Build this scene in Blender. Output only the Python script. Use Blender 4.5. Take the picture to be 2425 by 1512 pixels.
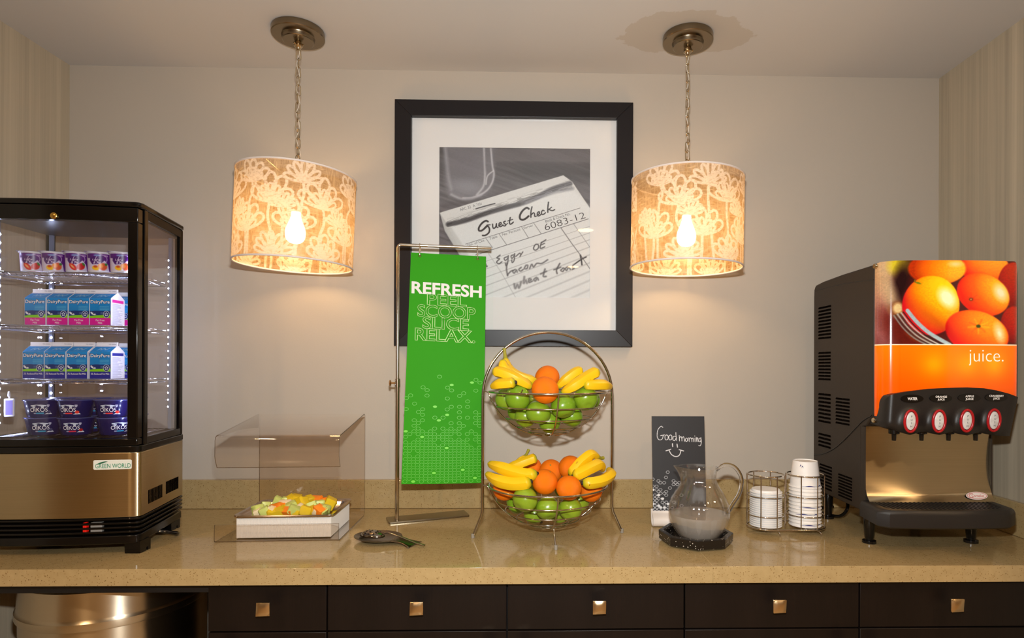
import bpy, bmesh, math, random
import numpy as np
from mathutils import Vector, Matrix

for _o in list(bpy.data.objects):
    bpy.data.objects.remove(_o, do_unlink=True)
sc = bpy.context.scene
COL = sc.collection
PI = math.pi
R = math.radians

# ------------------------------------------------------------------ camera
FPX, PPX, PPY, YAW, ROLL = 1420.62, 1311.7, 869.07, 0.0239, 0.0037
CAM = Vector((0.0, -2.149, 1.4175))
_fw = Vector((math.sin(YAW), math.cos(YAW), 0)); _rt = Vector((math.cos(YAW), -math.sin(YAW), 0)); _up = Vector((0, 0, 1))
_cx = _rt * math.cos(ROLL) + _up * math.sin(ROLL)
_cy = _up * math.cos(ROLL) - _rt * math.sin(ROLL)
cam_data = bpy.data.cameras.new('camera'); cam = bpy.data.objects.new('camera', cam_data); COL.objects.link(cam)
_m = Matrix((_cx, _cy, -_fw)).transposed().to_4x4(); _m.translation = CAM
cam.matrix_world = _m
cam_data.sensor_width = 36.0; cam_data.sensor_fit = 'HORIZONTAL'
cam_data.lens = FPX / 2425 * 36.0
cam_data.shift_x = (1212.5 - PPX) / 2425
cam_data.shift_y = (PPY - 756.0) / 2425
cam_data.clip_start = 0.01
sc.camera = cam

# ------------------------------------------------------------------ world, exposure, flash
world = bpy.data.worlds.new('world'); sc.world = world; world.use_nodes = True
world.node_tree.nodes['Background'].inputs[0].default_value = (1.0, 0.86, 0.7, 1)
world.node_tree.nodes['Background'].inputs[1].default_value = 0.05
vs = sc.view_settings
vs.view_transform = 'Standard'; vs.look = 'None'; vs.exposure = 0.12; vs.gamma = 1.0; vs.use_curve_mapping = False
sc.cycles.use_denoising = True
sc.cycles.max_bounces = 10; sc.cycles.diffuse_bounces = 4; sc.cycles.glossy_bounces = 4
sc.cycles.transmission_bounces = 8; sc.cycles.transparent_max_bounces = 24
sc.cycles.caustics_reflective = False; sc.cycles.caustics_refractive = False
sc.cycles.sample_clamp_indirect = 4.0
FLASH_W, BULB_L, DOWN_W = 30.0, 60.0, 12.0
fl = bpy.data.lights.new('camera_flash', 'AREA'); fl.shape = 'RECTANGLE'; fl.size = 0.06; fl.size_y = 0.035
fl.energy = FLASH_W; fl.color = (0.96, 0.98, 0.97)
flo = bpy.data.objects.new('camera_flash', fl); COL.objects.link(flo)
flo.location = CAM + Vector((0.0, 0.03, 0.17)); flo.rotation_euler = (R(90), 0, 0)

# ------------------------------------------------------------------ helpers: colour and materials
def lin(c):
    if isinstance(c, str):
        c = tuple(int(c[i:i + 2], 16) for i in (0, 2, 4))
    out = []
    for k in c[:3]:
        k = k / 255.0
        out.append(k / 12.92 if k <= 0.04045 else ((k + 0.055) / 1.055) ** 2.4)
    return (out[0], out[1], out[2], 1.0)

MATS = {}
def _nt(name):
    m = bpy.data.materials.new(name); m.use_nodes = True
    nt = m.node_tree
    b = nt.nodes['Principled BSDF']
    return m, nt, b

def M(name, col=None, rough=0.5, metal=0.0, coat=0.0, emit=0.0, emit_col=None, noise=None, bump=None, spec=None,
      attr=False, attr_emit=0.0, sss=0.0, coat_rough=0.05, aniso=0.0, trans=0.0):
    if name in MATS:
        return MATS[name]
    m, nt, b = _nt(name)
    N, L = nt.nodes, nt.links
    b.inputs['Roughness'].default_value = rough
    b.inputs['Metallic'].default_value = metal
    b.inputs['Coat Weight'].default_value = coat
    b.inputs['Coat Roughness'].default_value = coat_rough
    b.inputs['Transmission Weight'].default_value = trans
    if spec is not None:
        b.inputs['Specular IOR Level'].default_value = spec
    if aniso:
        b.inputs['Anisotropic'].default_value = abs(aniso)
        tg = N.new('ShaderNodeTangent'); tg.direction_type = 'RADIAL'; tg.axis = 'Z'; L.new(tg.outputs[0], b.inputs['Tangent'])
        if aniso < 0: b.inputs['Anisotropic Rotation'].default_value = 0.25
    tc = N.new('ShaderNodeTexCoord')
    if attr:
        a = N.new('ShaderNodeAttribute'); a.attribute_name = 'Col'
        L.new(a.outputs['Color'], b.inputs['Base Color'])
        if attr_emit:
            L.new(a.outputs['Color'], b.inputs['Emission Color']); b.inputs['Emission Strength'].default_value = attr_emit
    else:
        c = lin(col)
        b.inputs['Base Color'].default_value = c
        if noise:
            sc_, amt = noise[0], noise[1]
            n = N.new('ShaderNodeTexNoise'); n.inputs['Scale'].default_value = sc_; n.inputs['Detail'].default_value = 4
            mp = N.new('ShaderNodeMapping')
            if len(noise) > 2:
                mp.inputs['Scale'].default_value = noise[2]
            L.new(tc.outputs['Object'], mp.inputs['Vector']); L.new(mp.outputs[0], n.inputs['Vector'])
            mx = N.new('ShaderNodeMix'); mx.data_type = 'RGBA'
            mx.inputs[6].default_value = tuple(k * (1 - amt) for k in c[:3]) + (1,)
            mx.inputs[7].default_value = tuple(min(1, k * (1 + amt)) for k in c[:3]) + (1,)
            L.new(n.outputs['Fac'], mx.inputs[0]); L.new(mx.outputs[2], b.inputs['Base Color'])
        if emit:
            b.inputs['Emission Color'].default_value = lin(emit_col or col); b.inputs['Emission Strength'].default_value = emit
    if bump:
        n = N.new('ShaderNodeTexNoise'); n.inputs['Scale'].default_value = bump[0]; n.inputs['Detail'].default_value = 3
        mp = N.new('ShaderNodeMapping')
        if len(bump) > 2:
            mp.inputs['Scale'].default_value = bump[2]
        L.new(tc.outputs['Object'], mp.inputs['Vector']); L.new(mp.outputs[0], n.inputs['Vector'])
        bp = N.new('ShaderNodeBump'); bp.inputs['Strength'].default_value = bump[1]; bp.inputs['Distance'].default_value = 0.002
        L.new(n.outputs['Fac'], bp.inputs['Height']); L.new(bp.outputs[0], b.inputs['Normal'])
    MATS[name] = m
    return m

def sheer(name, tint, rough=0.03, f0=0.04, body=0.0, body_col=(255, 255, 255), fmax=0.9):
    """thin clear sheet: straight-through tint plus angle-dependent gloss, optional milky body"""
    if name in MATS:
        return MATS[name]
    m, nt, b = _nt(name); N, L = nt.nodes, nt.links
    out = N['Material Output']; N.remove(b)
    tr = N.new('ShaderNodeBsdfTransparent'); tr.inputs[0].default_value = lin(tint)
    gl = N.new('ShaderNodeBsdfGlossy'); gl.inputs['Roughness'].default_value = rough; gl.inputs[0].default_value = (1, 1, 1, 1)
    lw = N.new('ShaderNodeLayerWeight'); lw.inputs[0].default_value = 0.5
    pw = N.new('ShaderNodeMath'); pw.operation = 'POWER'; pw.inputs[1].default_value = 4.0
    ma = N.new('ShaderNodeMath'); ma.operation = 'MULTIPLY_ADD'; ma.inputs[1].default_value = fmax - f0; ma.inputs[2].default_value = f0
    L.new(lw.outputs['Facing'], pw.inputs[0]); L.new(pw.outputs[0], ma.inputs[0])
    base = tr
    if body:
        df = N.new('ShaderNodeBsdfDiffuse'); df.inputs[0].default_value = lin(body_col)
        tl = N.new('ShaderNodeBsdfTranslucent'); tl.inputs[0].default_value = lin(body_col)
        m1 = N.new('ShaderNodeMixShader'); m1.inputs[0].default_value = 0.5
        L.new(df.outputs[0], m1.inputs[1]); L.new(tl.outputs[0], m1.inputs[2])
        m2 = N.new('ShaderNodeMixShader'); m2.inputs[0].default_value = body
        L.new(tr.outputs[0], m2.inputs[1]); L.new(m1.outputs[0], m2.inputs[2]); base = m2
    mx = N.new('ShaderNodeMixShader')
    L.new(ma.outputs[0], mx.inputs[0]); L.new(base.outputs[0], mx.inputs[1]); L.new(gl.outputs[0], mx.inputs[2])
    L.new(mx.outputs[0], out.inputs['Surface'])
    MATS[name] = m
    return m

# ------------------------------------------------------------------ helpers: objects
def put(o, label=None, cat=None, group=None, kind=None):
    if label: o['label'] = label
    if cat: o['category'] = cat
    if group: o['group'] = group
    if kind: o['kind'] = kind
    return o

def thing(name, label, cat, loc=(0, 0, 0), rotz=0.0, group=None):
    o = bpy.data.objects.new(name, None); COL.objects.link(o)
    o.empty_display_size = 0.05
    o.location = loc; o.rotation_euler = (0, 0, rotz)
    return put(o, label, cat, group)

def origin_of(p):
    v = Vector((0, 0, 0))
    while p is not None:
        v += p.location; p = p.parent
    return v

def dup(root, loc=None, rot=None, label=None, group=None):
    r = root.copy(); COL.objects.link(r)
    if loc is not None: r.location = loc
    if rot is not None: r.rotation_euler = rot if hasattr(rot, '__len__') else (0, 0, rot)
    if label: r['label'] = label
    if group: r['group'] = group
    for ch in list(root.children):
        c = ch.copy(); COL.objects.link(c); c.parent = r
        for g in list(ch.children):
            d = g.copy(); COL.objects.link(d); d.parent = c
    return r

def frames(pts, closed=False):
    P = [Vector(p) for p in pts]; n = len(P); T = []
    for i in range(n):
        a = P[(i - 1) % n] if (closed or i > 0) else P[i]
        b = P[(i + 1) % n] if (closed or i < n - 1) else P[i]
        t = (b - a); T.append(t.normalized() if t.length > 1e-9 else Vector((0, 0, 1)))
    up = Vector((0, 0, 1)) if abs(T[0].z) < 0.9 else Vector((1, 0, 0))
    nrm = (up - T[0] * up.dot(T[0])).normalized(); out = []
    for i in range(n):
        if i:
            nrm = (nrm - T[i] * nrm.dot(T[i]))
            nrm = nrm.normalized() if nrm.length > 1e-6 else Vector((1, 0, 0))
        out.append((P[i], T[i], nrm, T[i].cross(nrm)))
    return out

class MB:
    def __init__(self):
        self.v = []; self.f = []; self.mi = []; self.col = None
    def add(self, vs, fs, X=None, mi=0):
        o = len(self.v)
        if X is not None:
            vs = [tuple(X @ Vector(p)) for p in vs]
        self.v.extend([tuple(p) for p in vs]); self.f.extend([tuple(i + o for i in f) for f in fs]); self.mi.extend([mi] * len(fs))
        return self
    def box(self, x0, x1, y0, y1, z0, z1, X=None, mi=0):
        vs = [(x0, y0, z0), (x1, y0, z0), (x1, y1, z0), (x0, y1, z0), (x0, y0, z1), (x1, y0, z1), (x1, y1, z1), (x0, y1, z1)]
        fs = [(0, 3, 2, 1), (4, 5, 6, 7), (0, 1, 5, 4), (1, 2, 6, 5), (2, 3, 7, 6), (3, 0, 4, 7)]
        return self.add(vs, fs, X, mi)
    def tube(self, pts, r, n=8, closed=False, caps=True, mi=0, flat=1.0):
        F = frames(pts, closed); m = len(F); vs = []; fs = []
        for i, (p, t, a, b) in enumerate(F):
            rr = r[i] if hasattr(r, '__len__') else r
            for k in range(n):
                th = 2 * PI * k / n
                vs.append(p + (a * math.cos(th) * flat + b * math.sin(th)) * rr)
        for i in range(m if closed else m - 1):
            j = (i + 1) % m
            for k in range(n):
                k2 = (k + 1) % n
                fs.append((i * n + k, i * n + k2, j * n + k2, j * n + k))
        if caps and not closed:
            fs.append(tuple(range(n - 1, -1, -1))); fs.append(tuple((m - 1) * n + k for k in range(n)))
        return self.add(vs, fs, None, mi)
    def lathe(self, prof, n=32, c=(0, 0, 0), X=None, mi=0, mod=None):
        vs = []; fs = []; rows = []
        for (r, z) in prof:
            if r < 1e-6:
                rows.append([len(vs)]); vs.append((c[0], c[1], c[2] + z))
            else:
                row = []
                for k in range(n):
                    th = 2 * PI * k / n
                    q = r if mod is None else mod(r, z, th)
                    row.append(len(vs)); vs.append((c[0] + q * math.cos(th), c[1] + q * math.sin(th), c[2] + z))
                rows.append(row)
        for a, b in zip(rows[:-1], rows[1:]):
            for k in range(n):
                k2 = (k + 1) % n
                if len(a) == 1 and len(b) == 1: continue
                if len(a) == 1: fs.append((a[0], b[k2], b[k]))
                elif len(b) == 1: fs.append((a[k], a[k2], b[0]))
                else: fs.append((a[k], a[k2], b[k2], b[k]))
        return self.add(vs, fs, X, mi)
    def prism(self, poly, z0, z1, X=None, mi=0, cap=True):
        n = len(poly)
        vs = [(p[0], p[1], z0) for p in poly] + [(p[0], p[1], z1) for p in poly]
        fs = [(i, (i + 1) % n, n + (i + 1) % n, n + i) for i in range(n)]
        if cap: fs += [tuple(range(n - 1, -1, -1)), tuple(range(n, 2 * n))]
        return self.add(vs, fs, X, mi)
    def grid(self, nx, ny, fn, mi=0):
        vs = [fn(i / (nx - 1), j / (ny - 1)) for j in range(ny) for i in range(nx)]
        fs = [(j * nx + i, j * nx + i + 1, (j + 1) * nx + i + 1, (j + 1) * nx + i) for j in range(ny - 1) for i in range(nx - 1)]
        return self.add(vs, fs, None, mi)
    def ell(self, c, r, n=16, m=10, X=None):
        prof = [(math.sin(PI * i / m), -math.cos(PI * i / m)) for i in range(m + 1)]
        Y = Matrix.Translation(Vector(c)) @ Matrix.Diagonal((r[0], r[1], r[2], 1))
        return self.lathe([(a if a > 1e-5 else 0, b) for a, b in prof], n, X=(X @ Y if X is not None else Y))
    def build(self, name, mat, parent=None, smooth=35, world=True, bevel=0.0, seg=2, loc=None):
        me = bpy.data.meshes.new(name)
        off = origin_of(parent) if (parent is not None and world) else Vector((0, 0, 0))
        if loc is not None: off = off + Vector(loc) if parent is None or not world else off + (Vector(loc) - off)
        vs = [(p[0] - off.x, p[1] - off.y, p[2] - off.z) for p in self.v]
        me.from_pydata(vs, [], self.f); me.validate()
        mats = mat if isinstance(mat, (list, tuple)) else [mat]
        for k in mats: me.materials.append(k)
        if len(mats) > 1 and len(me.polygons) == len(self.mi):
            me.polygons.foreach_set('material_index', self.mi)
        bm = bmesh.new(); bm.from_mesh(me); bmesh.ops.recalc_face_normals(bm, faces=bm.faces); bm.to_mesh(me); bm.free()
        if smooth is not None:
            me.polygons.foreach_set('use_smooth', [True] * len(me.polygons)); me.set_sharp_from_angle(angle=R(smooth))
        if self.col is not None:
            a = me.color_attributes.new('Col', 'FLOAT_COLOR', 'POINT')
            a.data.foreach_set('color', np.asarray(self.col, dtype=np.float32).ravel())
        o = bpy.data.objects.new(name, me); COL.objects.link(o)
        if parent is not None:
            o.parent = parent
            if loc is not None: o.location = Vector(loc) - origin_of(parent) if world else Vector(loc)
        elif loc is not None:
            o.location = loc
        if bevel:
            bv = o.modifiers.new('bevel', 'BEVEL'); bv.width = bevel; bv.segments = seg; bv.limit_method = 'ANGLE'; bv.angle_limit = R(40)
            bv.harden_normals = False
        return o

def rounded(x0, x1, y0, y1, r, n=5):
    out = []
    for cx, cy, a0 in ((x1 - r, y1 - r, 0), (x0 + r, y1 - r, 90), (x0 + r, y0 + r, 180), (x1 - r, y0 + r, 270)):
        for k in range(n + 1):
            a = R(a0 + 90 * k / n); out.append((cx + r * math.cos(a), cy + r * math.sin(a)))
    return out

def arc(cx, cy, r, a0, a1, n):
    return [(cx + r * math.cos(R(a0 + (a1 - a0) * k / n)), cy + r * math.sin(R(a0 + (a1 - a0) * k / n))) for k in range(n + 1)]

def smoothpath(pts, n=6):
    """Catmull-Rom through pts"""
    P = [Vector(p) for p in pts]; out = []
    for i in range(len(P) - 1):
        p0 = P[max(i - 1, 0)]; p1 = P[i]; p2 = P[i + 1]; p3 = P[min(i + 2, len(P) - 1)]
        for k in range(n):
            t = k / n
            out.append(0.5 * ((2 * p1) + (p2 - p0) * t + (2 * p0 - 5 * p1 + 4 * p2 - p3) * t * t + (3 * p1 - p0 - 3 * p2 + p3) * t ** 3))
    out.append(P[-1]); return out

_TXT = {}
def text_geo(body, w=None, h=None, bold=0.0, outline=0.0, shear=0.0, spacing=1.0):
    """flat lettering centred on (0,0), scaled to w x h; returns verts, faces"""
    key = (body, bold, outline, shear, spacing)
    if key not in _TXT:
        cu = bpy.data.curves.new('lettering', 'FONT'); cu.body = body; cu.size = 1.0; cu.offset = bold; cu.shear = shear
        cu.resolution_u = 4; cu.align_x = 'CENTER'; cu.space_character = spacing
        if outline:
            cu.fill_mode = 'NONE'; cu.bevel_depth = outline; cu.bevel_resolution = 0
        ob = bpy.data.objects.new('lettering', cu); COL.objects.link(ob)
        dg = bpy.context.evaluated_depsgraph_get()
        me = bpy.data.meshes.new_from_object(ob.evaluated_get(dg))
        v = np.array([p.co[:] for p in me.vertices]) if len(me.vertices) else np.zeros((0, 3))
        f = [tuple(p.vertices) for p in me.polygons]
        bpy.data.objects.remove(ob, do_unlink=True); bpy.data.meshes.remove(me); bpy.data.curves.remove(cu)
        v[:, 0] -= (v[:, 0].min() + v[:, 0].max()) / 2; v[:, 1] -= (v[:, 1].min() + v[:, 1].max()) / 2
        _TXT[key] = (v, f)
    v, f = _TXT[key]; v = v.copy()
    bw = v[:, 0].max() - v[:, 0].min(); bh = v[:, 1].max() - v[:, 1].min()
    sx = w / bw if w else None; sy = h / bh if h else None
    if sx is None: sx = sy
    if sy is None: sy = sx
    v[:, 0] *= sx; v[:, 1] *= sy; v[:, 2] *= min(sx, sy) * 0.2
    return v, f

class Canvas:
    """a small paint surface in its own units (y down); colours sRGB 0-255"""
    def __init__(s, x0, x1, y0, y1, nx, ny, col=(255, 255, 255)):
        s.x0, s.x1, s.y0, s.y1, s.nx, s.ny = x0, x1, y0, y1, nx, ny
        s.xs = np.linspace(x0, x1, nx); s.ys = np.linspace(y0, y1, ny)
        s.X, s.Y = np.meshgrid(s.xs, s.ys)
        s.a = np.zeros((ny, nx, 3)); s.a[:] = col
        s.px = (x1 - x0) / nx
    def _mix(s, m, col, sl=None):
        c = np.array(col, dtype=float)
        t = s.a if sl is None else s.a[sl]
        t += (c - t) * np.clip(m, 0, 1)[..., None]
    def soft(s, d, w):
        w = max(w, s.px * 0.6)
        return np.clip(0.5 - d / w, 0, 1)
    def rect(s, x0, x1, y0, y1, col, a=1.0, soft=0):
        d = np.maximum(np.maximum(x0 - s.X, s.X - x1), np.maximum(y0 - s.Y, s.Y - y1))
        s._mix(a * s.soft(d, soft), col)
    def el(s, cx, cy, rx, ry, col, rot=0, soft=0, a=1.0, ring=None):
        c, q = math.cos(R(rot)), math.sin(R(rot))
        dx, dy = s.X - cx, s.Y - cy
        u = (dx * c + dy * q) / rx; v = (-dx * q + dy * c) / ry
        d = (np.sqrt(u * u + v * v) - 1) * min(rx, ry)
        if ring: d = np.abs(d) - ring / 2
        s._mix(a * s.soft(d, soft), col)
    def poly(s, pts, col, soft=0, a=1.0, fn=None):
        ins = np.zeros(s.X.shape, bool); dmin = np.full(s.X.shape, 1e9); n = len(pts)
        for i in range(n):
            x1, y1 = pts[i]; x2, y2 = pts[(i + 1) % n]
            if y1 != y2:
                cond = ((y1 > s.Y) != (y2 > s.Y)) & (s.X < (x2 - x1) * (s.Y - y1) / (y2 - y1) + x1)
                ins ^= cond
            dx, dy = x2 - x1, y2 - y1; l2 = dx * dx + dy * dy + 1e-12
            t = np.clip(((s.X - x1) * dx + (s.Y - y1) * dy) / l2, 0, 1)
            dmin = np.minimum(dmin, np.hypot(s.X - x1 - t * dx, s.Y - y1 - t * dy))
        d = np.where(ins, -dmin, dmin); m = a * s.soft(d, soft)
        if fn is not None: m = m * fn(s.X, s.Y)
        s._mix(m, col)
    def line(s, pts, w, col, soft=0, a=1.0, w2=None):
        n = len(pts) - 1
        acc = np.zeros(s.X.shape)
        for i in range(n):
            (x1, y1), (x2, y2) = pts[i], pts[i + 1]
            ww = w if w2 is None else w + (w2 - w) * i / max(1, n - 1)
            pad = ww + max(soft, s.px) * 1.5
            i0 = np.searchsorted(s.xs, min(x1, x2) - pad); i1 = np.searchsorted(s.xs, max(x1, x2) + pad)
            j0 = np.searchsorted(s.ys, min(y1, y2) - pad); j1 = np.searchsorted(s.ys, max(y1, y2) + pad)
            if i1 <= i0 or j1 <= j0: continue
            sl = (slice(j0, j1), slice(i0, i1)); X, Y = s.X[sl], s.Y[sl]
            dx, dy = x2 - x1, y2 - y1; l2 = dx * dx + dy * dy + 1e-12
            t = np.clip(((X - x1) * dx + (Y - y1) * dy) / l2, 0, 1)
            d = np.hypot(X - x1 - t * dx, Y - y1 - t * dy) - ww / 2
            acc[sl] = np.maximum(acc[sl], s.soft(d, soft))
        s._mix(acc * a, col)
    def curve(s, pts, w, col, n=8, **k):
        P = smoothpath([(p[0], p[1], 0) for p in pts], n)
        s.line([(p.x, p.y) for p in P], w, col, **k)
    def mesh(s, name, mat, parent, fn, world=True, smooth=True):
        """fn(u, v) arrays -> (x, y, z) arrays; u right, v down, 0..1"""
        u = (s.X - s.x0) / (s.x1 - s.x0); v = (s.Y - s.y0) / (s.y1 - s.y0)
        x, y, z = fn(u, v)
        off = origin_of(parent) if (parent is not None and world) else Vector((0, 0, 0))
        co = np.stack([x - off.x + 0 * u, y - off.y + 0 * u, z - off.z + 0 * u], -1).reshape(-1, 3)
        nx, ny = s.nx, s.ny
        idx = np.arange(nx * ny).reshape(ny, nx)
        q = np.stack([idx[1:, :-1], idx[1:, 1:], idx[:-1, 1:], idx[:-1, :-1]], -1).reshape(-1, 4)
        me = bpy.data.meshes.new(name)
        me.vertices.add(nx * ny); me.vertices.foreach_set('co', co.astype(np.float32).ravel())
        me.loops.add(q.size); me.loops.foreach_set('vertex_index', q.ravel().astype(np.int32))
        me.polygons.add(len(q)); me.polygons.foreach_set('loop_start', np.arange(0, q.size, 4, dtype=np.int32))
        me.polygons.foreach_set('loop_total', np.full(len(q), 4, dtype=np.int32))
        me.update(calc_edges=True); me.validate()
        if smooth: me.polygons.foreach_set('use_smooth', [True] * len(q))
        c = np.clip(s.a / 255.0, 0, 1); c = np.where(c <= 0.04045, c / 12.92, ((c + 0.055) / 1.055) ** 2.4)
        rgba = np.concatenate([c, np.ones(c.shape[:2] + (1,))], -1).reshape(-1)
        at = me.color_attributes.new('Col', 'FLOAT_COLOR', 'POINT'); at.data.foreach_set('color', rgba.astype(np.float32))
        me.materials.append(mat)
        o = bpy.data.objects.new(name, me); COL.objects.link(o)
        if parent is not None: o.parent = parent
        return o

def vnoise(X, Y, sx, sy, seed):
    """cheap value noise 0..1 on arrays"""
    g = np.random.RandomState(seed).rand(64, 64)
    x = X / sx; y = Y / sy
    xi = np.floor(x).astype(int); yi = np.floor(y).astype(int); fx = x - xi; fy = y - yi
    fx = fx * fx * (3 - 2 * fx); fy = fy * fy * (3 - 2 * fy)
    a = g[yi % 64, xi % 64]; b = g[yi % 64, (xi + 1) % 64]; c = g[(yi + 1) % 64, xi % 64]; d = g[(yi + 1) % 64, (xi + 1) % 64]
    return (a * (1 - fx) + b * fx) * (1 - fy) + (c * (1 - fx) + d * fx) * fy

# ================================================================== THE ROOM
XL, XR, ZC = -1.655, 1.450, 2.472
ZT = 0.914                         # worktop surface
RX, RY = 3.4, -5.6                 # the room the niche opens into
NICHE = -1.15

def wall_mat(name, col, stripes=False):
    m, nt, b = _nt(name); N, L = nt.nodes, nt.links
    tc = N.new('ShaderNodeTexCoord'); c = lin(col)
    b.inputs['Roughness'].default_value = 0.55 if not stripes else 0.75
    b.inputs['Specular IOR Level'].default_value = 0.35
    mx = N.new('ShaderNodeMix'); mx.data_type = 'RGBA'
    if stripes:
        n1 = N.new('ShaderNodeTexNoise'); n1.inputs['Scale'].default_value = 1.0; n1.inputs['Detail'].default_value = 6
        n1.inputs['Roughness'].default_value = 0.75
        mp = N.new('ShaderNodeMapping'); mp.inputs['Scale'].default_value = (26, 26, 0.25)
        L.new(tc.outputs['Object'], mp.inputs[0]); L.new(mp.outputs[0], n1.inputs['Vector'])
        rp = N.new('ShaderNodeValToRGB'); rp.color_ramp.elements[0].position = 0.33; rp.color_ramp.elements[1].position = 0.67
        L.new(n1.outputs['Fac'], rp.inputs[0]); L.new(rp.outputs[0], mx.inputs[0])
        mx.inputs[6].default_value = tuple(k * 0.80 for k in c[:3]) + (1,); mx.inputs[7].default_value = tuple(min(1, k * 1.12) for k in c[:3]) + (1,)
        L.new(mx.outputs[2], b.inputs['Base Color'])
    else:
        n1 = N.new('ShaderNodeTexNoise'); n1.inputs['Scale'].default_value = 1.3; n1.inputs['Detail'].default_value = 3
        L.new(tc.outputs['Object'], n1.inputs['Vector']); L.new(n1.outputs['Fac'], mx.inputs[0])
        mx.inputs[6].default_value = tuple(k * 0.96 for k in c[:3]) + (1,); mx.inputs[7].default_value = tuple(min(1, k * 1.04) for k in c[:3]) + (1,)
        L.new(mx.outputs[2], b.inputs['Base Color'])
        n2 = N.new('ShaderNodeTexNoise'); n2.inputs['Scale'].default_value = 160; n2.inputs['Detail'].default_value = 2
        L.new(tc.outputs['Object'], n2.inputs['Vector'])
        bp = N.new('ShaderNodeBump'); bp.inputs['Strength'].default_value = 0.08; bp.inputs['Distance'].default_value = 0.002
        L.new(n2.outputs['Fac'], bp.inputs['Height']); L.new(bp.outputs[0], b.inputs['Normal'])
    return m

WALL = wall_mat('wall_paint', (186, 176, 163))
PAPER = wall_mat('striped_wallpaper', (184, 172, 150), True)

def ceiling_mat():
    m, nt, b = _nt('ceiling_paint'); N, L = nt.nodes, nt.links
    b.inputs['Roughness'].default_value = 0.7; b.inputs['Specular IOR Level'].default_value = 0.3
    tc = N.new('ShaderNodeTexCoord')
    # a slightly darker patch round one lamp rose: distance to an ellipse, roughened by noise
    mp = N.new('ShaderNodeMapping'); mp.inputs['Location'].default_value = (-0.47 / 0.215, 0.262 / 0.115, 0)
    mp.inputs['Scale'].default_value = (1 / 0.215, 1 / 0.115, 0)
    ns = N.new('ShaderNodeTexNoise'); ns.inputs['Scale'].default_value = 7.0; ns.inputs['Detail'].default_value = 5; ns.inputs['Roughness'].default_value = 0.6
    L.new(tc.outputs['Object'], ns.inputs['Vector']); L.new(tc.outputs['Object'], mp.inputs[0])
    ln = N.new('ShaderNodeVectorMath'); ln.operation = 'LENGTH'; L.new(mp.outputs[0], ln.inputs[0])
    ad = N.new('ShaderNodeMath'); ad.operation = 'MULTIPLY_ADD'; ad.inputs[1].default_value = 1.1
    L.new(ns.outputs['Fac'], ad.inputs[0]); L.new(ln.outputs['Value'], ad.inputs[2])
    rp = N.new('ShaderNodeValToRGB'); rp.color_ramp.elements[0].position = 0.0
    ms = N.new('ShaderNodeMath'); ms.operation = 'SUBTRACT'; ms.inputs[1].default_value = 1.48
    L.new(ad.outputs[0], ms.inputs[0]); L.new(ms.outputs[0], rp.inputs[0])
    rp.color_ramp.elements[1].position = 0.03
    rp.color_ramp.elements[0].color = lin((186, 180, 172)); rp.color_ramp.elements[1].color = lin((196, 194, 192))
    L.new(rp.outputs[0], b.inputs['Base Color'])
    return m

def slab(name, x0, x1, y0, y1, z0, z1, mat, kind='structure'):
    o = MB().box(x0, x1, y0, y1, z0, z1).build(name, mat, smooth=None); put(o, kind=kind); return o

slab('floor', -RX, RX, RY, 0.1, -0.1, 0.0, M('floor_tile', (176, 156, 128), 0.35, noise=(3, 0.25)))
slab('ceiling', -RX, RX, RY, 0.1, ZC, ZC + 0.1, ceiling_mat())
slab('wall_back', XL - 0.1, XR + 0.1, 0.0, 0.1, 0.0, ZC, WALL)
slab('wall_left', XL - 0.1, XL, NICHE, 0.0, 0.0, ZC, PAPER)
slab('wall_right', XR, XR + 0.1, NICHE, 0.0, 0.0, ZC, PAPER)
slab('wall_left_return', -RX, XL - 0.1, NICHE, NICHE + 0.1, 0.0, ZC, WALL)
slab('wall_right_return', XR + 0.1, RX, NICHE, NICHE + 0.1, 0.0, ZC, WALL)
slab('wall_left_far', -RX - 0.1, -RX, RY, NICHE, 0.0, ZC, WALL)
slab('wall_right_far', RX, RX + 0.1, RY, NICHE, 0.0, ZC, WALL)
slab('wall_front', -RX, RX, RY - 0.1, RY, 0.0, ZC, wall_mat('far_wall_paint', (190, 172, 146)))

# recessed ceiling lamps of the room behind the camera
def downlight(x, y, label):
    t = thing('recessed_downlight', label, 'ceiling light', (x, y, ZC), group='recessed lamps of the breakfast room')
    MB().lathe([(0.062, -0.001), (0.085, -0.004), (0.087, 0.0), (0.062, 0.0)], 32).build('trim_ring', M('white_trim', (235, 230, 222), 0.4), t, world=False)
    MB().lathe([(0, -0.0012), (0.061, -0.0012)], 32).build('lens', M('downlight_glow', (255, 214, 160), 0.5, emit=9.0, emit_col=(255, 214, 160)), t, world=False)
    l = bpy.data.lights.new('downlight', 'AREA'); l.shape = 'DISK'; l.size = 0.11; l.energy = DOWN_W; l.color = (1.0, 0.66, 0.36); l.spread = R(150)
    lo = bpy.data.objects.new('downlight_beam', l); COL.objects.link(lo); lo.location = (0, 0, -0.01); lo.parent = t
for x, y, nm in ((-1.5, -2.0, 'left, near the niche'), (0.35, -2.5, 'middle, just behind the camera'), (1.9, -2.0, 'right, near the niche'),
                 (-1.5, -4.2, 'left, far from the niche'), (0.35, -4.2, 'middle, far from the niche'), (1.9, -4.2, 'right, far from the niche')):
    downlight(x, y, 'round recessed ceiling lamp, ' + nm)

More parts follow.
